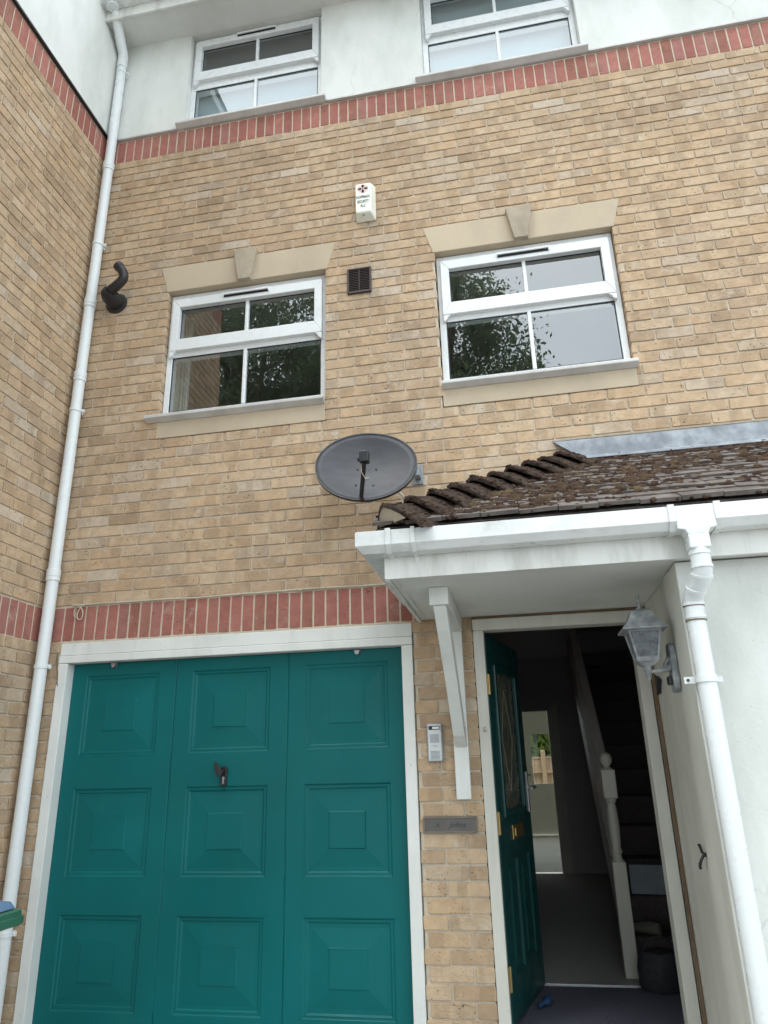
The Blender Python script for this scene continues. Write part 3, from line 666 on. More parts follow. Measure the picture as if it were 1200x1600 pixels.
# tiles: plain tiles in courses on the front slope
E0 = Vector((0, -1.108, 2.408)); SL = Vector((0, 1.108, .675)); SLn = SL.normalized(); NR = Vector((0, -SLn.z, SLn.y))
m = MB(); ncr = 13; gauge = SL.length/ncr
hipx = lambda y: 2.19 + (y+1.108)*(.985/1.108)
for i in range(ncr):
    s0 = i*gauge; y = E0.y + SLn.y*s0
    x = 2.15 + (.0825 if i % 2 else 0)
    while x < XR:
        a, b = x+.0015, x+.163
        if b > hipx(y)+.03:
            a = max(a, hipx(y)-.02)
            j0, j1, js, jt = rnd(-.004, .004), rnd(-.004, .004), rnd(-.006, .006), rnd(.015, .020)
            def T(xx, s, n): p = E0 + SLn*s + NR*n; return (xx, p.y, p.z)
            n0 = .014; L = gauge*1.5
            vs = [T(a, s0+js, n0+j0), T(b, s0+js, n0+j1), T(b, s0+L, .004), T(a, s0+L, .004), T(a, s0+js, n0+jt+j0), T(b, s0+js, n0+jt+j1), T(b, s0+L, .004+jt), T(a, s0+L, .004+jt)]
            m.add(vs, [(0, 3, 2, 1), (4, 5, 6, 7), (0, 1, 5, 4), (1, 2, 6, 5), (2, 3, 7, 6), (3, 0, 4, 7)])
        x += .165
# left slope (out of sight) and underlay
m.add([(2.18, -1.108, 2.405), (3.175, 0, 3.07), (2.18, 0, 2.405), (XR, -1.108, 2.405), (XR, 0, 3.07)], [(0, 1, 2), (0, 3, 4, 1)])
m.build('tiled_roof', M['tile'], po)
# hip tiles
H0, H1 = Vector((2.235, -1.105, 2.440)), Vector((3.18, -.02, 3.095)); HD = (H1-H0); nh = 10
HS = []
for i in range(nh):
    p = H0 + HD*(i/nh); d = HD.normalized(); sd = d.cross(Vector((0, 0, 1))).normalized(); up = sd.cross(d)
    L = HD.length/nh*1.22; secs = []
    lift = .027; r0 = rnd(.070, .077); r1 = .058
    for k, t in enumerate((0, .02, .5, 1)):
        rr = (r0*.93 if k == 0 else r0 + (r1-r0)*t); cpt = p + d*L*t + up*(lift*(1-t)-.012 + rnd(-.002, .002))
        def prof_(q, dn):
            w = -.10 + .33*q/12; Wd = .23 if w > 0 else .10
            return cpt + sd*w*(rr/.085) + up*((rr-dn)*(1-(abs(w)/Wd)**1.7) - .36*abs(w) - (dn if abs(w) > Wd*.95 else 0))
        outer = [prof_(q, 0) for q in range(13)]; inner = [prof_(q, .015) for q in range(12, -1, -1)]
        secs.append([v + Vector((noise.noise(v*40), noise.noise(v*40+Vector((9, 0, 0))), noise.noise(v*40+Vector((0, 9, 0)))))*.003 for v in outer+inner])
    HS.append(secs); m = MB(); m.sweep(secs)
    m.build('hip_tile', M['hip'], po, smooth=50)
m = MB(); d = HD.normalized(); sd = d.cross(Vector((0, 0, 1))).normalized(); up = sd.cross(d); cpt = H0 + d*.004 + up*.016
m.ngon([cpt + sd*(-.085+.20*q/10) + up*(.058*(1-abs((-.085+.20*q/10)/(.125 if q > 4 else .088))**1.7)-.36*abs(-.085+.20*q/10)) for q in range(11)] ); 
m.build('mortar_bedding', M['stone_dark'], po)
# moss
bm = bmesh.new(); bmesh.ops.create_icosphere(bm, subdivisions=2, radius=1.0); IV = [v.co.copy() for v in bm.verts]; IF = [tuple(v.index for v in q.verts) for q in bm.faces]; bm.free()
m = MB(); mr = random.Random(3)
def clump(p, R, flat, tone):
    sd_ = Vector((mr.uniform(0, 99), mr.uniform(0, 99), mr.uniform(0, 99)))
    sx, sy = mr.uniform(.7, 1.5), mr.uniform(.6, 1.2)
    vs = []
    for v in IV:
        k = 1 + .55*noise.noise(v*1.6+sd_) + .35*noise.noise(v*4+sd_)
        q = Vector((v.x*sx, v.y*sy, v.z*flat))*k*R
        vs.append(p + Vector((q.x, 0, 0)) + SLn*q.y + NR*q.z)
    m.add(vs, IF, (tone, 0, 0))
cents = []
for i in range(215):
    s = mr.uniform(0, 1)*SL.length; y = E0.y + SLn.y*s
    x = hipx(y) + abs(mr.gauss(0, 1.0)) + .02
    if x < 4.9: cents.append((x, s))
for (x, s) in cents:
    dens = max(.25, 1.15-.28*(x-hipx(E0.y+SLn.y*s)))
    big = mr.random() < .10
    for k in range(int(mr.uniform(5, 11)*dens)+1):
        xx = x + mr.gauss(0, .07); ss = s + mr.gauss(0, .035)
        if ss < -.0 or ss > SL.length-.02: continue
        y = E0.y + SLn.y*ss
        if xx < hipx(y)+.06: continue
        p = E0 + SLn*ss + NR*.022; p.x = xx
        clump(p, mr.uniform(.008, .023)*(1.5 if big else 1), mr.uniform(.6, 1.0), min(1, max(0, mr.gauss(.42 if not big else .7, .22))))
# crumbs hugging tile tails
for i in range(520):
    c = mr.randint(0, ncr-1); ss = c*gauge - .008 + mr.uniform(0, .012); y = E0.y + SLn.y*ss; xx = hipx(y)+.05+abs(mr.gauss(0, 1.1))
    if ss < 0 or xx > 5: continue
    p = E0 + SLn*ss + NR*.020; p.x = xx; clump(p, mr.uniform(.006, .014), .7, mr.uniform(0, .7))
# dark moss growing over the hip tiles
for secs in HS:
    for i in range(46):
        k = mr.choice((1, 1, 1, 2, 2)); q = mr.randint(1, 11); t = mr.random(); p = secs[k][q].lerp(secs[min(k+1, 3)][q], t*.6)
        clump(p.lerp(secs[k][min(q+1, 12)], mr.random()*.8), mr.uniform(.005, .012), .6, max(0, mr.gauss(.3, .2)))
mo = m.build('moss', M['moss'], po, smooth=180, fix=False); mo['kind'] = 'stuff'
# lead flashing
m = MB(); secs = []; n = 90
for i in range(n+1):
    x = 3.075 + (XR-3.075)*(i/n)**1.0; k = max(0, min(1, (x-3.075)/.15))
    wv = .003*math.sin(x*9)+.003*noise.noise(Vector((x*5, 0, 0)))
    zt = 3.236 + .002*math.sin(x*3); zb = 3.225 - .118*k
    secs.append([(x, -.004, zt), (x, -.007+wv*.5, zt-.004), (x, -.012+wv, (zt+zb)/2), (x, -.024+wv, zb+.012), (x, -.024+wv-.06*k, zb-.030*k), (x, -.020+wv-.06*k, zb-.033*k), (x, -.018+wv, zb+.004), (x, -.004, zb+.004)])
m.sweep(secs); m.build('flashing', M['lead'], po, smooth=40)
m = MB(); m.sweep([[(x, -.006, 3.238), (x, -.009, 3.246), (x, .002, 3.246), (x, .002, 3.238)] for x in (3.07, 4, 5, XR)]); m.build('pointing', M['mortar'], po)
# gallows bracket
m = MB(); m.box(2.374, 2.452, -.045, -.001, 1.243, 2.2025)
gb = m.build('gallows_bracket', M['timber'], po, bevel=.004)
m = MB(); m.box(2.368, 2.458, -.80, -.0455, 2.118, 2.2022); m.build('arm', M['timber'], gb, bevel=.004)
m = MB(); secs = []
for i in range(9):
    t = i/8; y = -.725 + .68*t; z = 2.117 - .615*t - .035*math.sin(math.pi*t)*-1*0
    bow = .03*math.sin(math.pi*t); y2, z2 = y + bow*.6, z + bow*.6
    secs.append([(2.384, y2-.035, z2-.03), (2.444, y2-.035, z2-.03), (2.444, y2+.035, z2+.03), (2.384, y2+.035, z2+.03)])
secs[0] = [(2.384, -.785, 2.117), (2.444, -.785, 2.117), (2.444, -.68, 2.117), (2.384, -.68, 2.117)]
secs[-1] = [(2.384, -.0455, 1.50), (2.444, -.0455, 1.50), (2.444, -.0455, 1.60), (2.384, -.0455, 1.60)]
m.sweep(secs); m.build('brace', M['timber'], gb, bevel=.003)

# ------------------------------------------------------------------ drainpipes
def clip(pt, x, y, z, rad, wall, mat, side=0):
    m = MB(); m.lathe([(rad+.0015, -.013), (rad+.005, -.012), (rad+.005, .012), (rad+.0015, .013)], (x, y, z), 24)
    if wall == 'back':
        m.box(x-.056, x+.056, y+.010, y+.022, z-.012, z+.012); m.tube([(x-.048, y+.011, z), (x-.048, y+.004, z)], .004, 8); m.tube([(x+.048, y+.011, z), (x+.048, y+.004, z)], .004, 8)
        m.box(x-.02, x+.02, y+.02, y+.06, z-.010, z+.010)
    o = m.build('pipe_clip', mat, pt, smooth=35)
    return o
dp = thing('drainpipe', 'tall white drainpipe in the corner between the two brick walls', 'drainpipe', (-.143, -.07, 0))
rad = .0375; px, py = -.143, -.066
m = MB(); m.tube([(px, py, .0), (px, py, 2.62), (px, py, 4.07), (px, py, 7.13)], rad, 28); m.build('pipe', M['pipe'], dp, smooth=40)
m = MB()
m.tube([(px, py, 7.10), (px, py, 7.20), (px+.002, py-.012, 7.235), (px+.03, py-.19, 7.40), (px+.033, py-.205, 7.43), (px+.033, py-.207, 7.48)], rad+.004, 24); m.tube([(px, py, 7.08), (px, py, 7.12)], rad+.006, 24)
m.build('offset_bend', M['pipe'], dp, smooth=50)
m = MB(); m.box(px-.02, px+.09, -.40, -.30, 7.462, 7.475); m.tube([(px+.033, py-.207-.06, 7.475), (px+.033, py-.207-.06, 7.44)], rad+.012, 20); m.build('outlet', M['pipe'], dp, smooth=40)
for z in (2.625, 4.70, 6.0, 4.08):
    m = MB(); m.lathe([(rad+.0005, -.04), (rad+.006, -.038), (rad+.006, -.016), (rad+.003, -.013), (rad+.006, -.010), (rad+.006, .034), (rad+.0005, .038)], (px, py, z), 28); m.build('collar', M['pipe'], dp, smooth=35)
for z in (7.03, 5.236, 3.812, 2.045, .6): clip(dp, px, py, z, rad, 'back', M['pipe'])
dp2 = thing('drainpipe', 'short white drainpipe with swan neck below the porch gutter', 'drainpipe', (3.468, -1.01, 0))
rx, ry, rad2 = 3.468, -1.012, .0365
m = MB(); m.tube([(rx, ry, 0), (rx, ry, 1.0), (rx, ry, 1.99)], rad2, 28); m.build('pipe', M['pipe'], dp2, smooth=40)
m = MB(); ox, oy = 3.500, -1.115
m.box(ox-.040, ox+.040, oy-.038, oy+.040, 2.205, 2.265); m.build('socket', M['pipe'], dp2, bevel=.006)
m = MB(); m.tube([(ox, oy, 2.212), (ox, oy, 2.15), (ox-.001, oy+.005, 2.118), (ox-.004, oy+.022, 2.095), (rx+.006, ry-.030, 2.050), (rx+.001, ry-.006, 2.025), (rx, ry, 1.99), (rx, ry, 1.94)], rad2+.002, 28)
m.build('swan_neck', M['pipe'], dp2, smooth=60)
for (c, ax) in (((ox, oy, 2.19), (0, 0, 1)), ((ox, oy, 2.135), (0, 0, 1)), ((ox-.003, oy+.016, 2.105), (-.1, .45, -.8)), ((rx+.010, ry-.042, 2.062), (-.1, .5, -.6)), ((rx, ry, 2.008), (0, .05, -1)), ((rx, ry, 1.955), (0, 0, 1))):
    m = MB(); m.lathe([(rad2+.002, -.007), (rad2+.0055, -.006), (rad2+.0055, .006), (rad2+.002, .007)], c, 28, ax); m.build('collar', M['pipe'], dp2, smooth=35)
for zz in (1.941, 1.9985):
    m = MB(); m.lathe([(rad2+.002, -.003), (rad2+.0042, -.002), (rad2+.0042, .002), (rad2+.002, .003)], (rx, ry, zz), 28); m.build('dirty_joint', M['bare_wood'], dp2, smooth=35)
m = MB(); m.lathe([(rad2+.001, -.014), (rad2+.005, -.013), (rad2+.005, .013), (rad2+.001, .014)], (rx, ry, 1.712), 28)
m.box(rx-.078, rx-.03, ry+.022, ry+.034, 1.698, 1.724); m.box(rx+.03, rx+.066, ry+.022, ry+.034, 1.700, 1.722); m.box(rx-.03, rx+.03, ry+.03, ry+.045, 1.70, 1.724); cl = m.build('pipe_clip', M['pipe'], dp2, smooth=35)
m = MB(); m.tube([(rx-.064, ry+.0215, 1.711), (rx-.064, ry+.018, 1.711)], .006, 10); m.build('screw', M['black'], cl)

# ------------------------------------------------------------------ satellite dish
dc = Vector((1.985, -.345, 3.065))
sd_t = thing('satellite_dish', 'dark grey oval satellite dish on the brick wall above the garage', 'satellite dish', (2.25, -.02, 3.1))
el, az = math.radians(17), math.radians(6)
nrm = Vector((math.sin(az)*math.cos(el)*1, -math.cos(az)*math.cos(el), math.sin(el)))
sx = Vector((math.cos(az), math.sin(az), 0)); sx = (sx - nrm*sx.dot(nrm)).normalized(); sy = nrm.cross(sx)
if sy.z < 0: sy = -sy
rl = math.radians(-4); sx, sy = sx*math.cos(rl)+sy*math.sin(rl), -sx*math.sin(rl)+sy*math.cos(rl)
A, B, dep = .292, .262, .058
m = MB(); rings = []
for k in range(9):
    t = k/8; rings.append([dc + sx*A*t*math.cos(q) + sy*(B*t*math.sin(q)*(1.0 if math.sin(q) < 0 else .88)) - nrm*dep*(1-t*t) for q in [2*math.pi*i/64 for i in range(64)]])
vs = [p for q in rings for p in q]; n = 64
m.add(vs, [(i*n+k, i*n+(k+1) % n, (i+1)*n+(k+1) % n, (i+1)*n+k) for i in range(8) for k in range(n)])
rf = m.build('reflector', M['dish'], sd_t, smooth=180, fix=False)
s_ = rf.modifiers.new('solid', 'SOLIDIFY'); s_.thickness = .004; s_.offset = 0
m = MB(); rim = rings[-1]; secs = []
for p in rim + rim[:1]:
    o_ = (p-dc).normalized(); secs.append([p + o_*.006 + nrm*.004, p - o_*.002 + nrm*.004, p - o_*.002 - nrm*.004, p + o_*.002 - nrm*.016, p + o_*.006 - nrm*.014])
m.sweep(secs, cap=False); m.build('rim', M['black'], sd_t, smooth=60)
lnb = Vector((2.032, -.60, 2.985)); bot = dc - sy*B*.96
m = MB(); m.tube([bot - nrm*.02 + sy*.0, bot + nrm*.03 - sy*.012, lnb - sy*.03 + nrm*.0], .0125, 8); m.build('arm', M['black'], sd_t, bevel=.002)
m = MB(); m.tube([lnb, lnb - (lnb-dc).normalized()*.07], [.026, .024], 16); m.box(lnb.x-.026, lnb.x+.024, lnb.y-.03, lnb.y+.02, lnb.z-.03, lnb.z+.034); m.box(lnb.x-.04, lnb.x-.026, lnb.y-.012, lnb.y+.01, lnb.z-.015, lnb.z+.005)
m.build('receiver', M['black'], sd_t, bevel=.005)
m = MB(); pt = [lnb + Vector((-.018, 0, -.028)), lnb + Vector((-.024, .02, -.07)), lnb + Vector((-.008, .05, -.10)), lnb + Vector((.004, .07, -.085)), bot + nrm*.06 + sy*.03]
m.tube(pt, .003, 6); m.build('lead_wire', M['cable'], sd_t)
for (a, b) in ((-.055, .0), (.055, .0), (-.05, -.13), (.05, -.13)):
    m = MB(); c = dc + sx*a + sy*b - nrm*(dep*(1-(a/A)**2-(b/B)**2) - .003); m.lathe([(.006, -.002), (.006, .003), (.003, .005)], c, 10, nrm); m.build('bolt', M['black'], sd_t)
m = MB(); m.box(2.205, 2.275, -.012, -.001, 3.04, 3.17); m.box(2.225, 2.262, -.09, -.012, 3.07, 3.135); m.tube([(2.24, -.07, 3.10), (2.16, -.17, 3.085), tuple(dc - nrm*.115 + sx*.02)], .021, 14)
bk = dc - nrm*.10; m.box(bk.x-.07, bk.x+.07, bk.y-.01, bk.y+.05, bk.z-.08, bk.z+.06)
m.build('wall_mount', M['galv'], sd_t, bevel=.003)
m = MB(); m.tube([(2.10, -.20, 2.98), (2.15, -.06, 2.96), (2.165, -.014, 2.93), (2.157, -.012, 2.86), (2.165, -.012, 2.80), (2.16, -.012, 2.55), (2.155, -.012, 2.45)], .006, 8); m.tube([(2.08, -.20, 2.96), (2.135, -.06, 2.95), (2.152, -.012, 2.90), (2.155, -.012, 2.86)], .0035, 8)
tag(m.build('aerial_cable', M['alarm'], smooth=60), 'cream cable dropping from the satellite dish behind the porch tiles', 'cable')

# ------------------------------------------------------------------ small things on the facade
def text(body, size, mat, parent, origin, right=(1, 0, 0), upv=(0, 0, 1), align='CENTER', bold=0.0, shear=0.0, sxy=(1, 1), name='lettering', ext=.0006):
    c = bpy.data.curves.new(name, 'FONT'); c.body = body; c.size = size; c.align_x = align; c.align_y = 'CENTER'; c.offset = bold; c.shear = shear; c.extrude = ext; c.resolution_u = 3
    o = bpy.data.objects.new(name, c); C.objects.link(o); dg = bpy.context.evaluated_depsgraph_get(); me = bpy.data.meshes.new_from_object(o.evaluated_get(dg)); me.name = name
    bpy.data.objects.remove(o); R3, U3 = Vector(right), Vector(upv); N3 = R3.cross(U3)
    Mx = Matrix(((R3.x*sxy[0], U3.x*sxy[1], N3.x, origin[0]), (R3.y*sxy[0], U3.y*sxy[1], N3.y, origin[1]), (R3.z*sxy[0], U3.z*sxy[1], N3.z, origin[2]), (0, 0, 0, 1)))
    me.transform(Mx); me.materials.clear(); me.materials.append(mat)
    q = bpy.data.objects.new(name, me); C.objects.link(q); return par(q, parent)
# alarm box
ab = thing('alarm_box', 'yellowed white burglar alarm box with red emblem high on the brick wall', 'alarm box', (1.95, 0, 5.1))
m = MB(); x0, x1, z0, z1, yf = 1.878, 2.018, 5.115, 5.410, -.066
bk = [(x0-.003, -.002, z0-.012), (x1+.008, -.002, z0-.012), (x1+.008, -.002, z1+.006), (x0-.003, -.002, z1+.006)]
fr = [(x0+.006, yf, z0+.028), (x1-.022, yf, z0+.028), (x1-.022, yf, z1-.008), (x0+.006, yf, z1-.008)]
m.add(bk+fr, [(0, 1, 2, 3), (7, 6, 5, 4), (0, 4, 5, 1), (1, 5, 6, 2), (2, 6, 7, 3), (3, 7, 4, 0)]); cv = m.build('cover', M['alarm'], ab, bevel=.010, seg=3)
xc = (x0+x1-.016)/2; zc = 5.352
m = MB(); yy = yf-.0012; Rr = .040
for k in range(8):   # roundel cut by a white ring of spokes
    pass
def disc(mb_, cx, cz, r_, y, n=28, a0=0, a1=2*math.pi, ri=0):
    for i in range(n):
        t0, t1 = a0+(a1-a0)*i/n, a0+(a1-a0)*(i+1)/n
        P_ = [(cx+r_*math.cos(t0), y, cz+r_*math.sin(t0)*.98), (cx+r_*math.cos(t1), y, cz+r_*math.sin(t1)*.98), (cx+ri*math.cos(t1), y, cz+ri*math.sin(t1)*.98), (cx+ri*math.cos(t0), y, cz+ri*math.sin(t0)*.98)]
        mb_.ngon(P_ if ri > 0 else P_[:3])
for q in range(4):
    am = q*math.pi/2; disc(m, xc, zc, Rr, yy, 8, am-.42, am+.42, .006)
    disc(m, xc + .026*math.cos(am+math.pi/4), zc + .026*math.sin(am+math.pi/4), .0065, yy, 10)
    disc(m, xc, zc, Rr, yy, 5, am+math.pi/4-.14, am+math.pi/4+.14, .034)
m.box(xc-.008, xc+.008, yy, yf-.0004, zc-.034, zc+.034); m.box(xc-.034, xc-.0085, yy, yf-.0004, zc-.008, zc+.008); m.box(xc+.0085, xc+.034, yy, yf-.0004, zc-.008, zc+.008)
m.build('emblem', M['emblem'], ab, fix=False)
for tx, z, w in (('HOFFMAN', 5.277, 1.0), ('SECURITY', 5.236, 1.0), ('PLC', 5.196, 1.0)):
    text(tx, .034, M['ink'], ab, (xc, yf-.0008, z), bold=.0009, sxy=(.56 if tx == 'SECURITY' else .62, 1))
m = MB(); m.tube([(xc, -.05, 5.128), (xc, -.058, 5.122)], .005, 10); m.build('screw', M['black'], ab)
# louvre vent
va = thing('air_vent', 'dark brown louvred air vent in the brick wall between the two windows', 'air vent', (1.89, 0, 4.5))
vx0, vx1, vz0, vz1 = 1.806, 1.976, 4.502, 4.708
m = MB()
for (a, b, c, d) in ((vx0, vx0+.012, vz0, vz1), (vx1-.012, vx1, vz0, vz1), (vx0+.012, vx1-.012, vz0, vz0+.014), (vx0+.012, vx1-.012, vz1-.012, vz1)): m.box(a, b, -.018, -.001, c, d)
m.box((vx0+vx1)/2-.003, (vx0+vx1)/2+.003, -.017, -.004, vz0+.014, vz1-.012); m.build('frame', M['brown'], va, bevel=.002)
m = MB()
for i in range(13):
    z = vz0+.020+i*.0138; m.add([(vx0+.012, -.014, z-.003), (vx1-.012, -.014, z-.003), (vx1-.012, -.005, z+.006), (vx0+.012, -.005, z+.006), (vx0+.012, -.014, z-.0005), (vx1-.012, -.014, z-.0005), (vx1-.012, -.005, z+.0085), (vx0+.012, -.005, z+.0085)], [(0, 1, 2, 3), (4, 7, 6, 5), (0, 4, 5, 1), (2, 6, 7, 3)])
m.build('louvres', M['brown'], va); m = MB(); m.box(vx0+.01, vx1-.01, -.004, -.0025, vz0+.01, vz1-.01); m.build('backing', M['dark'], va)
# flue
fl = thing('flue_pipe', 'black plastic elbowed flue pipe sticking out beside the tall drainpipe', 'flue', (.03, 0, 4.69))
m = MB()
def bez(pts, n=10):
    out = []
    P_ = [Vector(p) for p in pts]
    for i in range(len(P_)-1):
        a, b = P_[i], P_[i+1]; t0 = (P_[i+1]-P_[max(i-1, 0)])*.5; t1 = (P_[min(i+2, len(P_)-1)]-P_[i])*.5
        for k in range(n):
            t = k/n; out.append((2*t**3-3*t*t+1)*a + (t**3-2*t*t+t)*t0 + (-2*t**3+3*t*t)*b + (t**3-t*t)*t1)
    return out + [P_[-1]]
m.tube([(.035, -.001, 4.715), (.035, -.10, 4.715), (.042, -.128, 4.718), (.06, -.142, 4.728)], [.062, .062, .056, .046], 24); m.build('flue_base', M['black'], fl, smooth=50)
m = MB(); m.lathe([(.084, .0), (.084, .008), (.064, .016)], (.035, -.001, 4.715), 28, (0, -1, 0)); m.build('wall_seal', M['black'], fl, smooth=40)
pts = bez([(.055, -.14, 4.725), (.13, -.155, 4.762), (.172, -.165, 4.80), (.165, -.175, 4.852), (.128, -.19, 4.905)], 7)
m = MB(); m.tube(pts, .034, 20, cap=False); pp = m.build('elbow', M['black'], fl, smooth=60, fix=False); sl_ = pp.modifiers.new('s', 'SOLIDIFY'); sl_.thickness = .004
m = MB(); e = pts[-1]; dv = (pts[-1]-pts[-2]).normalized(); m.tube([e-dv*.03, e-dv*.012], .037, 20, cap=False); m.tube([e-dv*.05, e-dv*.048], .03, 16); m.build('terminal', M['black'], fl, smooth=60)
# intercom
ic = thing('door_intercom', 'slim silver door entry intercom panel on the brick pier', 'intercom', (2.275, 0, 1.43))
ix0, ix1, iz0, iz1 = 2.229, 2.313, 1.432, 1.630
m = MB(); m.box(ix0, ix1, -.022, -.001, iz0, iz1); m.build('housing', M['galv'], ic, bevel=.003)
m = MB(); m.box(ix0+.006, ix1-.006, -.028, -.0225, iz0+.005, iz1-.005); m.build('face_plate', M['ali'], ic, bevel=.003)
m = MB(); m.box(ix0+.012, ix1-.012, -.0295, -.0282, iz1-.034, iz1-.014); m.build('call_button', M['black'], ic)
m = MB(); m.box(ix0+.032, ix1-.016, -.0305, -.0297, iz1-.030, iz1-.019); m.build('name_card', M['alarm'], ic)
for (a, b) in ((iz1-.098, iz1-.060), (iz0+.014, iz0+.053)):
    m = MB(); k = 7
    for i in range(k):
        z = a + (b-a)*i/(k-1); m.box(ix0+.017, ix1-.017, -.0290, -.0282, z-.0018, z+.0018)
    m.build('speaker_grille', M['galv'], ic)
m = MB(); m.tube([(ix0+.030, -.0286, iz0+.078), (ix0+.036, -.0286, iz0+.083), (ix0+.045, -.0286, iz0+.083), (ix0+.052, -.0286, iz0+.078)], .0011, 6); m.tube([(ix0+.045, -.0286, iz0+.079), (ix0+.055, -.0286, iz0+.078)], .0016, 6); m.build('emblem', M['galv'], ic)
# name plate
npl = thing('name_plate', 'dark grey framed name plate with faint script on the brick pier', 'name plate', (2.33, 0, 1.08))
m = MB(); m.box(2.190, 2.470, -.008, -.001, 1.083, 1.158); nb1 = m.build('plate', M['slate'], npl, bevel=.002)
m = MB()
for (a, b, c, d) in ((2.188, 2.197, 1.081, 1.160), (2.463, 2.472, 1.081, 1.160), (2.197, 2.463, 1.081, 1.0895), (2.197, 2.463, 1.1515, 1.160)): m.box(a, b, -.0125, -.0015, c, d)
m.build('frame', M['plate_edge'], npl, bevel=.002)
text('A', .034, M['plate_ink'], npl, (2.260, -.0084, 1.119), bold=.0005, shear=.45, sxy=(.9, 1)); text('Johns', .036, M['plate_ink'], npl, (2.365, -.0084, 1.119), bold=.0003, shear=.45, sxy=(1.1, 1))
# bell wire under the buff brick
m = MB(); P_ = [(-.02, -.006, 2.432)] + [(x, -.0065 + .0015*math.sin(x*17), 2.4305 + .0022*math.sin(x*5.3)+.0012*math.sin(x*13)) for x in [i*.06 for i in range(2, 38)]]
m.tube(P_, .0052, 6); m.tube(bez([(.10, -.007, 2.431), (.06, -.010, 2.428), (.035, -.014, 2.40), (.025, -.012, 2.355), (.045, -.012, 2.335), (.062, -.012, 2.352), (.058, -.013, 2.395), (.03, -.014, 2.418), (.0, -.010, 2.40), (.005, -.010, 2.355)], 6), .0038, 6)
for x in (.30, .70, 1.1, 1.5, 1.9): m.box(x-.006, x+.006, -.014, -.001, 2.424, 2.438)
tag(m.build('bell_wire', M['cable'], smooth=60), 'thin cream cable clipped along the top of the red bricks over the garage', 'cable')
# cramp ironwork by the garage: brown dead stalk
m = MB(); m.tube(bez([(-.085, -.003, 2.13), (-.08, -.012, 2.07), (-.062, -.016, 2.02), (-.058, -.012, 1.96), (-.066, -.006, 1.93)], 5), .004, 6); m.tube([(-.058, -.012, 1.96), (-.05, -.014, 1.93)], .003, 5)
tag(m.build('dead_stalk', M['bare_wood'], smooth=60), 'brown dried stalk hanging on bricks beside the garage door frame', 'plant stalk')

# ------------------------------------------------------------------ wall lantern
lt = thing('wall_lantern', 'weathered silver carriage lantern with motion sensor beside the front door', 'wall lamp', (3.432, -.72, 1.8))
lc = (3.305, -.72)
def sq(hw, z, cx=lc[0], cy=lc[1]): return [(cx-hw, cy-hw, z), (cx+hw, cy-hw, z), (cx+hw, cy+hw, z), (cx-hw, cy+hw, z)]
m = MB(); m.sweep([sq(.092, 1.955), sq(.095, 1.962), sq(.072, 1.985), sq(.056, 2.012), sq(.046, 2.040), sq(.024, 2.052), sq(.010, 2.056)]); m.build('hood', M['lampgrey'], lt, bevel=.002)
m = MB(); m.lathe([(.010, 0), (.012, .01), (.006, .016), (.006, .028), (.011, .034), (.006, .042), (.008, .060), (.003, .075)], (lc[0], lc[1], 2.050), 14); m.build('finial', M['lampgrey'], lt, smooth=50)
m = MB(); th_, bh_ = .066, .043
for sxn in (-1, 1):
    for syn in (-1, 1):
        m.tube([(lc[0]+sxn*th_, lc[1]+syn*th_, 1.955), (lc[0]+sxn*bh_, lc[1]+syn*bh_, 1.835)], .0055, 6)
m.sweep([sq(.070, 1.948), sq(.070, 1.956)]); m.sweep([sq(.046, 1.822), sq(.049, 1.838), sq(.044, 1.842)]); m.sweep([sq(.046, 1.822), sq(.030, 1.808), sq(.018, 1.800)]); m.build('cage', M['lampgrey'], lt, bevel=.0015)
m = MB(); a_, b_ = sq(.064, 1.950), sq(.042, 1.838)
for k in range(4): m.ngon([b_[k], b_[(k+1) % 4], a_[(k+1) % 4], a_[k]])
m.build('lamp_glass', M['lampglass'], lt, fix=False)
m = MB(); m.lathe([(.013, 0), (.014, .03), (.022, .05), (.026, .07), (.020, .09), (.006, .10)], (lc[0], lc[1], 1.84), 14); m.build('bulb', M['lampgrey'], lt, smooth=60)
m = MB(); m.lathe([(.004, 0), (.010, .012), (.014, .035), (.018, .055), (.016, .062)], (lc[0], lc[1], 1.742), 14); m.build('collar', M['lampgrey'], lt, smooth=50)
m = MB(); m.tube(bez([(lc[0], lc[1], 1.780), (lc[0]+.05, lc[1], 1.782), (lc[0]+.09, lc[1], 1.790), (3.412, lc[1]+.02, 1.812)], 6), [.009]*7+[.011]*6+[.013, .014, .016, .018, .020, .022], 12); m.tube([(lc[0]+.065, lc[1], 1.787), (lc[0]+.075, lc[1], 1.812), (3.40, lc[1]+.01, 1.835)], [.006, .007, .010], 8); m.build('arm', M['lampgrey'], lt, smooth=60)
m = MB(); prf = []
for (zz, hw) in ((1.69, .022), (1.70, .036), (1.72, .043), (1.80, .045), (1.87, .043), (1.892, .034), (1.90, .020)): prf.append((zz, hw))
pl = [(lc[1]+.03+hw, zz) for zz, hw in prf] + [(lc[1]+.03-hw, zz) for zz, hw in prf[::-1]]
m.prism(pl, 'x', 3.402, 3.4315); bp = m.build('back_plate', M['lampgrey'], lt, bevel=.008, seg=3)
m = MB(); m.box(3.385, 3.4015, lc[1]+.008, lc[1]+.052, 1.722, 1.758); m.build('motion_sensor', M['black'], lt, bevel=.004)
m = MB(); m.prism([(-.16, 1.815), (-.235, 1.79), (-.205, 1.765), (-.165, 1.725)], 'x', 3.425, 3.4455); m.tube([(3.43, -.16, 1.82), (3.43, -.16, 1.72)], .006, 6)
tag(m.build('door_catch', M['black'], bevel=.002), 'small black metal catch on the cladding just below the lantern', 'catch')
m = MB(); hy = -.60
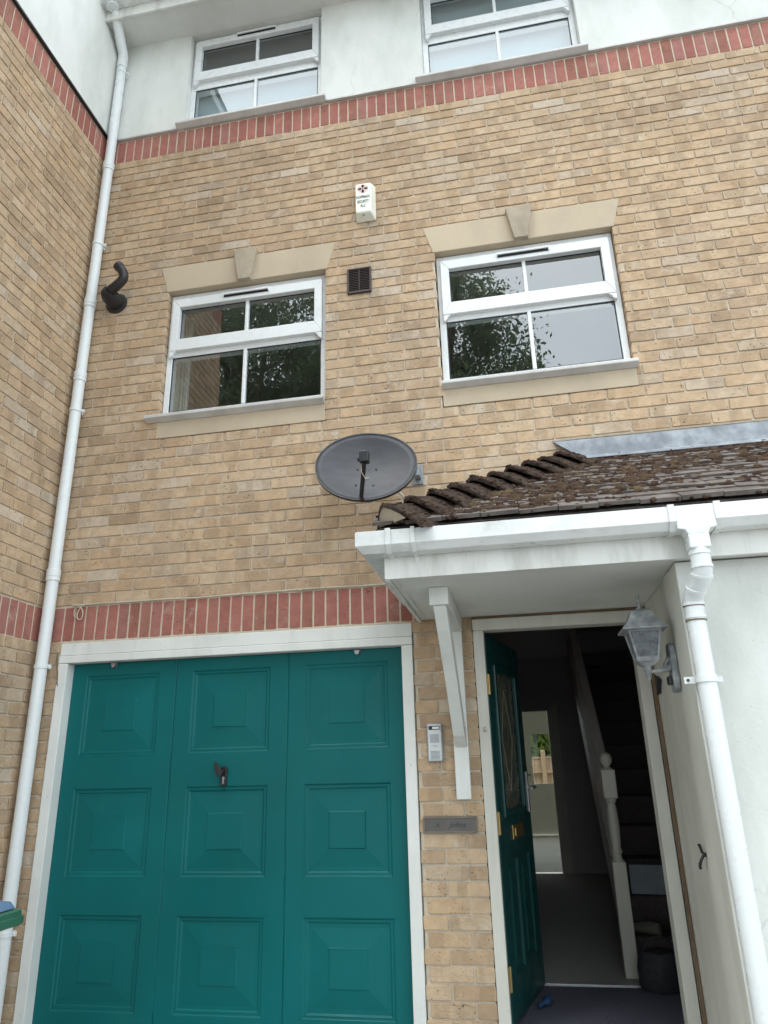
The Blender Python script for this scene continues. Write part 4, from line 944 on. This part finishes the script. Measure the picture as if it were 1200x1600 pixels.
m.box(3.434, 3.4455, hy-.014, hy+.012, 1.035, 1.050); m.tube([(3.434, hy-.01, 1.045), (3.425, hy-.012, 1.085)], .004, 6); m.tube([(3.434, hy+.016, 1.045), (3.425, hy+.018, 1.082)], .004, 6)
m.tube(bez([(3.436, hy-.012, 1.045), (3.420, hy-.012, 1.02), (3.418, hy+.0, 1.005), (3.42, hy+.022, 1.005), (3.422, hy+.030, .985)], 5), .006, 8)
tag(m.build('wall_hook', M['black'], bevel=.001), 'small black double hook screwed to the cream cladding low by the door', 'hook')
m = MB(); m.tube([(2.546, -.006, 1.60), (2.546, -.016, 1.60)], .004, 8); m.tube(bez([(2.546, -.016, 1.60), (2.538, -.02, 1.590), (2.544, -.02, 1.578), (2.556, -.02, 1.586)], 5), .003, 6)
tag(m.build('screw_hook', M['steel'], smooth=50), 'tiny metal screw hook on the left jamb of the front door', 'hook')

# ------------------------------------------------------------------ inside the hall
st = thing('staircase', 'dark carpeted staircase with cream newel post and banister inside the hall', 'staircase', (3.7, 1.0, FZ))
rise, going, y0s, nst = .190, .225, 1.12, 11
for i in range(nst):
    m = MB(); m.box(3.30, 4.15, y0s+i*going, y0s+(i+1)*going+.02, FZ + (i-.6)*rise if i else FZ, FZ+(i+1)*rise); m.build('step', M['stair'], st, bevel=.012)
m = MB(); s_l = rise/going; ya, yb = 1.08, y0s+nst*going
m.prism([(ya, FZ), (ya, FZ+.26), (yb, FZ+.26+(yb-ya)*s_l), (yb, FZ-.05+(yb-ya)*s_l), (ya+.30, FZ)], 'x', 3.262, 3.298); m.build('string_board', M['rail'], st, bevel=.003)
m = MB(); nx, ny = 3.255, 1.03
m.box(nx-.041, nx+.041, ny-.041, ny+.041, FZ, FZ+.62); m.lathe([(.041, .62), (.030, .632), (.024, .66), (.034, .672), (.034, .682), (.026, .695), (.032, .76), (.035, .83), (.031, .92), (.024, .955), (.034, .965), (.034, .975), (.040, .985)], (nx, ny, FZ), 20)
m.box(nx-.043, nx+.043, ny-.043, ny+.043, FZ+.985, FZ+1.155); m.lathe([(.043, 1.155), (.030, 1.165), (.018, 1.175), (.022, 1.183), (.036, 1.20), (.040, 1.225), (.030, 1.25), (.010, 1.262)], (nx, ny, FZ), 20)
m.build('newel_post', M['newel'], st, bevel=.004, smooth=40)
m = MB(); L = 2.2; hz0 = FZ+1.06
m.prism([(1.06, hz0-.05), (1.06, hz0+.02), (1.06+L, hz0+.02+L*s_l), (1.06+L, hz0-.05+L*s_l)], 'x', nx-.032, nx+.032); m.build('handrail', M['rail'], st, bevel=.012)
for i in range(14):
    yy = 1.16 + i*.1125; zb = FZ + .26 + (yy-ya)*s_l; zt_ = hz0 - .05 + (yy-1.06)*s_l
    m = MB(); m.box(nx-.014+.01, nx+.014+.01, yy-.014, yy+.014, zb-.01, zt_+.01); m.build('baluster', M['rail'], st, bevel=.003)
m = MB(); m.add([(3.35, 1.395, .590), (3.66, 1.395, .585), (3.66, 1.47, .745), (3.36, 1.47, .75), (3.35, 1.40, .585), (3.66, 1.40, .58), (3.66, 1.475, .74), (3.36, 1.475, .745)], [(0, 1, 2, 3), (7, 6, 5, 4), (0, 4, 5, 1), (1, 5, 6, 2), (2, 6, 7, 3), (3, 7, 4, 0)])
tag(m.tf(Matrix.Translation((0, -.03, -.0))).build('envelope', M['paper'], bevel=.001), 'pale blue paper envelope leaning on the dark stairs', 'envelope')
m = MB(); secs = []
for z, k in ((FZ+.002, .92), (FZ+.02, 1.0), (FZ+.10, 1.03), (FZ+.16, .95), (FZ+.19, .80)):
    secs.append([(3.40+.115*k*math.cos(t)*(1.15 if abs(math.cos(t)) > .5 else 1), .80+.085*k*math.sin(t)*(1.1 if abs(math.sin(t)) > .5 else 1), z + .012*noise.noise(Vector((math.cos(t)*2, math.sin(t)*2, z*9)))) for t in [2*math.pi*q/20 for q in range(20)]])
m.sweep(secs); bg_ = thing('bag', 'black fabric bag on the doormat at the foot of the stairs', 'bag', (3.40, .80, FZ)); m.build('bag_body', M['bag'], bg_, smooth=60)
m = MB(); m.tube(bez([(3.30, .78, FZ+.17), (3.34, .76, FZ+.25), (3.43, .76, FZ+.26), (3.49, .78, FZ+.17)], 6), .008, 8); m.build('bag_strap', M['bag'], bg_, smooth=60)
def shoe(x, y, z, rot, mat):
    m = MB(); secs = []
    for t, w, h in ((0, .022, .05), (.05, .034, .065), (.25, .038, .07), (.5, .036, .062), (.75, .044, .048), (.92, .036, .036), (1, .016, .022)):
        secs.append([(-.13+.26*t, w*math.cos(a), max(0, h*.5+h*.5*math.sin(a))) for a in [2*math.pi*q/14 for q in range(14)]])
    m.sweep(secs); m.tf(Matrix.Translation((x, y, z)) @ Matrix.Rotation(rot, 4, 'Z')); return m
tag(shoe(3.36, 1.23, FZ+rise+.002, 2.6, M['shoe']).build('slipper', M['shoe'], smooth=60), 'beige fabric slipper on the lowest stair beside the newel post', 'slipper')
m = MB(); m.tube(bez([(2.70, .40, FZ+.012), (2.74, .44, FZ+.022), (2.76, .50, FZ+.02), (2.73, .53, FZ+.012)], 5), [.010]*5+[.022]*6+[.02, .018, .014, .012, .008], 10)
tag(m.build('crumpled_bag', NT('blue_polythene').fin((.02, .06, .14), .4), smooth=60), 'small crumpled blue plastic lying on the mat by the open door', 'litter')

# ------------------------------------------------------------------ wheelie bin at the lower left
wb = thing('wheelie_bin', 'green wheelie bin with blue lid in the lower left corner', 'wheelie bin', (.55, -1.6, 0))
wb.scale = (1, 1, .972)
bx, by = .545, -1.62
def rc(hw, hd, z, cx=bx, cy=by, r_=.04):
    out = []
    for (sx_, sy_, a0) in ((1, -1, -math.pi/2), (1, 1, 0), (-1, 1, math.pi/2), (-1, -1, math.pi)):
        for k in range(4): a = a0 + k*math.pi/6; out.append((cx+sx_*(hw-r_)+r_*math.cos(a), cy+sy_*(hd-r_)+r_*math.sin(a), z))
    return out
m = MB(); m.sweep([rc(.19, .21, .06), rc(.195, .215, .09), rc(.20, .22, .925)]); m.build('body', M['bingreen'], wb, smooth=40)
m = MB(); m.sweep([rc(.300, .315, .925), rc(.305, .32, .93), rc(.305, .32, .955), rc(.298, .312, .958), rc(.298, .312, .975), rc(.285, .30, .98)]); m.build('rim', M['bingreen'], wb, smooth=40)
m = MB(); m.sweep([rc(.275, .29, .981), rc(.28, .295, .985), rc(.27, .285, 1.005), rc(.20, .21, 1.025)]); lid = m.build('lid', M['blue'], wb, smooth=50)
m = MB(); m.sweep([rc(.26, .03, 1.026, bx, by-.16, .02), rc(.255, .028, 1.036, bx, by-.16, .02), rc(.265, .035, 1.046, bx, by-.16, .02), rc(.262, .032, 1.056, bx, by-.16, .02)]); m.build('handle', M['blue'], lid, smooth=40)
for sx_ in (-1, 1):
    m = MB(); m.lathe([(.06, -.025), (.10, -.022), (.10, .022), (.06, .025)], (bx+sx_*.25, by+.24, .10), 24, (1, 0, 0)); m.build('wheel', M['black'], wb, smooth=40)

# ------------------------------------------------------------------ back garden seen through the hall
fn = thing('garden_fence', 'pale vertical board garden fence seen through the back door', 'fence', (3, 14, 0))
m = MB(); x = -1.0
while x < 7.0:
    w = rnd(.105, .118)
    m.box(x, x+w-.006, 14.0, 14.02, 0, 1.42 + rnd(-.006, .006)); x += w
m.box(-1, 7, 13.985, 14.035, 1.43, 1.47); m.build('boards', M['fence'], fn)
for x in (1.25, 3.13, 5.0):
    m = MB(); m.box(x-.05, x+.05, 13.90, 13.98, 0, 1.62); m.build('post', M['fence'], fn, bevel=.02)
for z in (.4, 1.15): m = MB(); m.box(-1, 7, 13.945, 13.998, z-.04, z+.04); m.build('rail', M['fence'], fn)
m = MB(); m.box(3.2, 4.1, 13.93, 13.944, .2, .28); m.prism([(3.22, .3), (3.32, .3), (4.1, 1.3), (4.0, 1.3)], 'y', 13.925, 13.943); m.build('gate_brace', M['fence'], fn)
def leaves(m, centre, radii, n, size, seed, clumps=40, hole=.0):
    R = random.Random(seed); cs = []
    for i in range(clumps):
        while True:
            v = Vector((R.uniform(-1, 1), R.uniform(-1, 1), R.uniform(-1, 1)))
            if .25 < v.length < 1: break
        cs.append((Vector((v.x*radii[0], v.y*radii[1], v.z*radii[2])) + Vector(centre), R.uniform(.16, .34), R.random()))
    for i in range(n):
        c, rr, tn = cs[R.randrange(clumps)]
        v = Vector((R.gauss(0, 1), R.gauss(0, 1), R.gauss(0, .8)))*rr*radii[0]*.42
        p = c + v; a = Vector((R.gauss(0, 1), R.gauss(0, 1), R.gauss(0, .6))).normalized(); b = a.orthogonal().normalized(); s_ = size*R.uniform(.6, 1.4)
        b = (Matrix.Rotation(R.uniform(0, 6.28), 3, a) @ b); c2 = a.cross(b)
        m.add([p - b*s_, p + c2*s_*.45, p + b*s_, p - c2*s_*.45], [(0, 1, 2, 3)], (min(1, max(0, tn*.6 + R.uniform(0, .4))), 0, 0))
    return cs
def tree(label, x, y, h_, cr_, seed, leafmat, n, size, group, cz=.62, rz=.42, cl=190):
    t = thing('tree', label, 'tree', (x, y, 0), group); R = random.Random(seed)
    m = MB(); cs = leaves(m, (x, y, h_*cz), (cr_, cr_*.9, h_*rz), n, size, seed, cl)
    m.build('crown', leafmat, t, fix=False)
    k = MB(); k.tube(bez([(x, y, 0), (x+.1, y, h_*.2), (x-.05, y+.1, h_*.45), (x+.1, y, h_*.8)], 4), [h_*.024*(1-.065*i) for i in range(13)], 12)
    for i in range(16):
        c = cs[R.randrange(len(cs))][0]; z = h_*R.uniform(.22, .6); k.tube(bez([(x, y, z), ((x+c.x)/2, (y+c.y)/2, max(z, (z+c.z)/2-.2)), tuple(c)], 4), [h_*.010*(1-.09*q) for q in range(9)], 7)
    k.build('trunk', M['trunk'], t, smooth=60); return t
def bush(label, c, r_, n, size, seed, mat, group=None):
    t = thing('bush', label, 'bush', (c[0], c[1], 0), group); m = MB(); leaves(m, c, r_, n, size, seed, 30); m.build('foliage', mat, t, fix=False)
    k = MB(); k.tube([(c[0], c[1], 0), (c[0], c[1], c[2])], .04, 8); k.build('stem', M['trunk'], t)
bush('bright yellow-green bush overhanging the fence behind the house', (2.6, 16.2, 2.4), (1.9, .9, 1.0), 9000, .13, 5, M['bright_leaf'])
hd = MB(); hd.box(.5, 8, 17.5, 18.3, 0, 1.95); hd.prism([(17.3, 1.95), (18.5, 1.95), (17.9, 2.15)], 'x', .4, 8.1); tag(hd.build('garden_shed', M['black']), 'dark garden shed beyond the fence behind the house', 'shed')

# ------------------------------------------------------------------ street trees behind the viewer (mirrored in the window panes)
tree('tall dark leafy street tree, mirrored in the right-hand middle window', 0.9, -11.5, 15.5, 2.9, 11, M['leaf'], 105000, .062, 'street trees opposite the house', .62, .36)
tree('broad dark street tree furthest along, mirrored in the left middle window', -4.2, -12.0, 17.0, 3.6, 12, M['leaf'], 72000, .065, 'street trees opposite the house', .58, .40, 150)
tree('low spreading street tree between the two taller ones', -1.6, -13.0, 13.5, 3.0, 13, M['leaf'], 50000, .065, 'street trees opposite the house', .55, .42, 110)
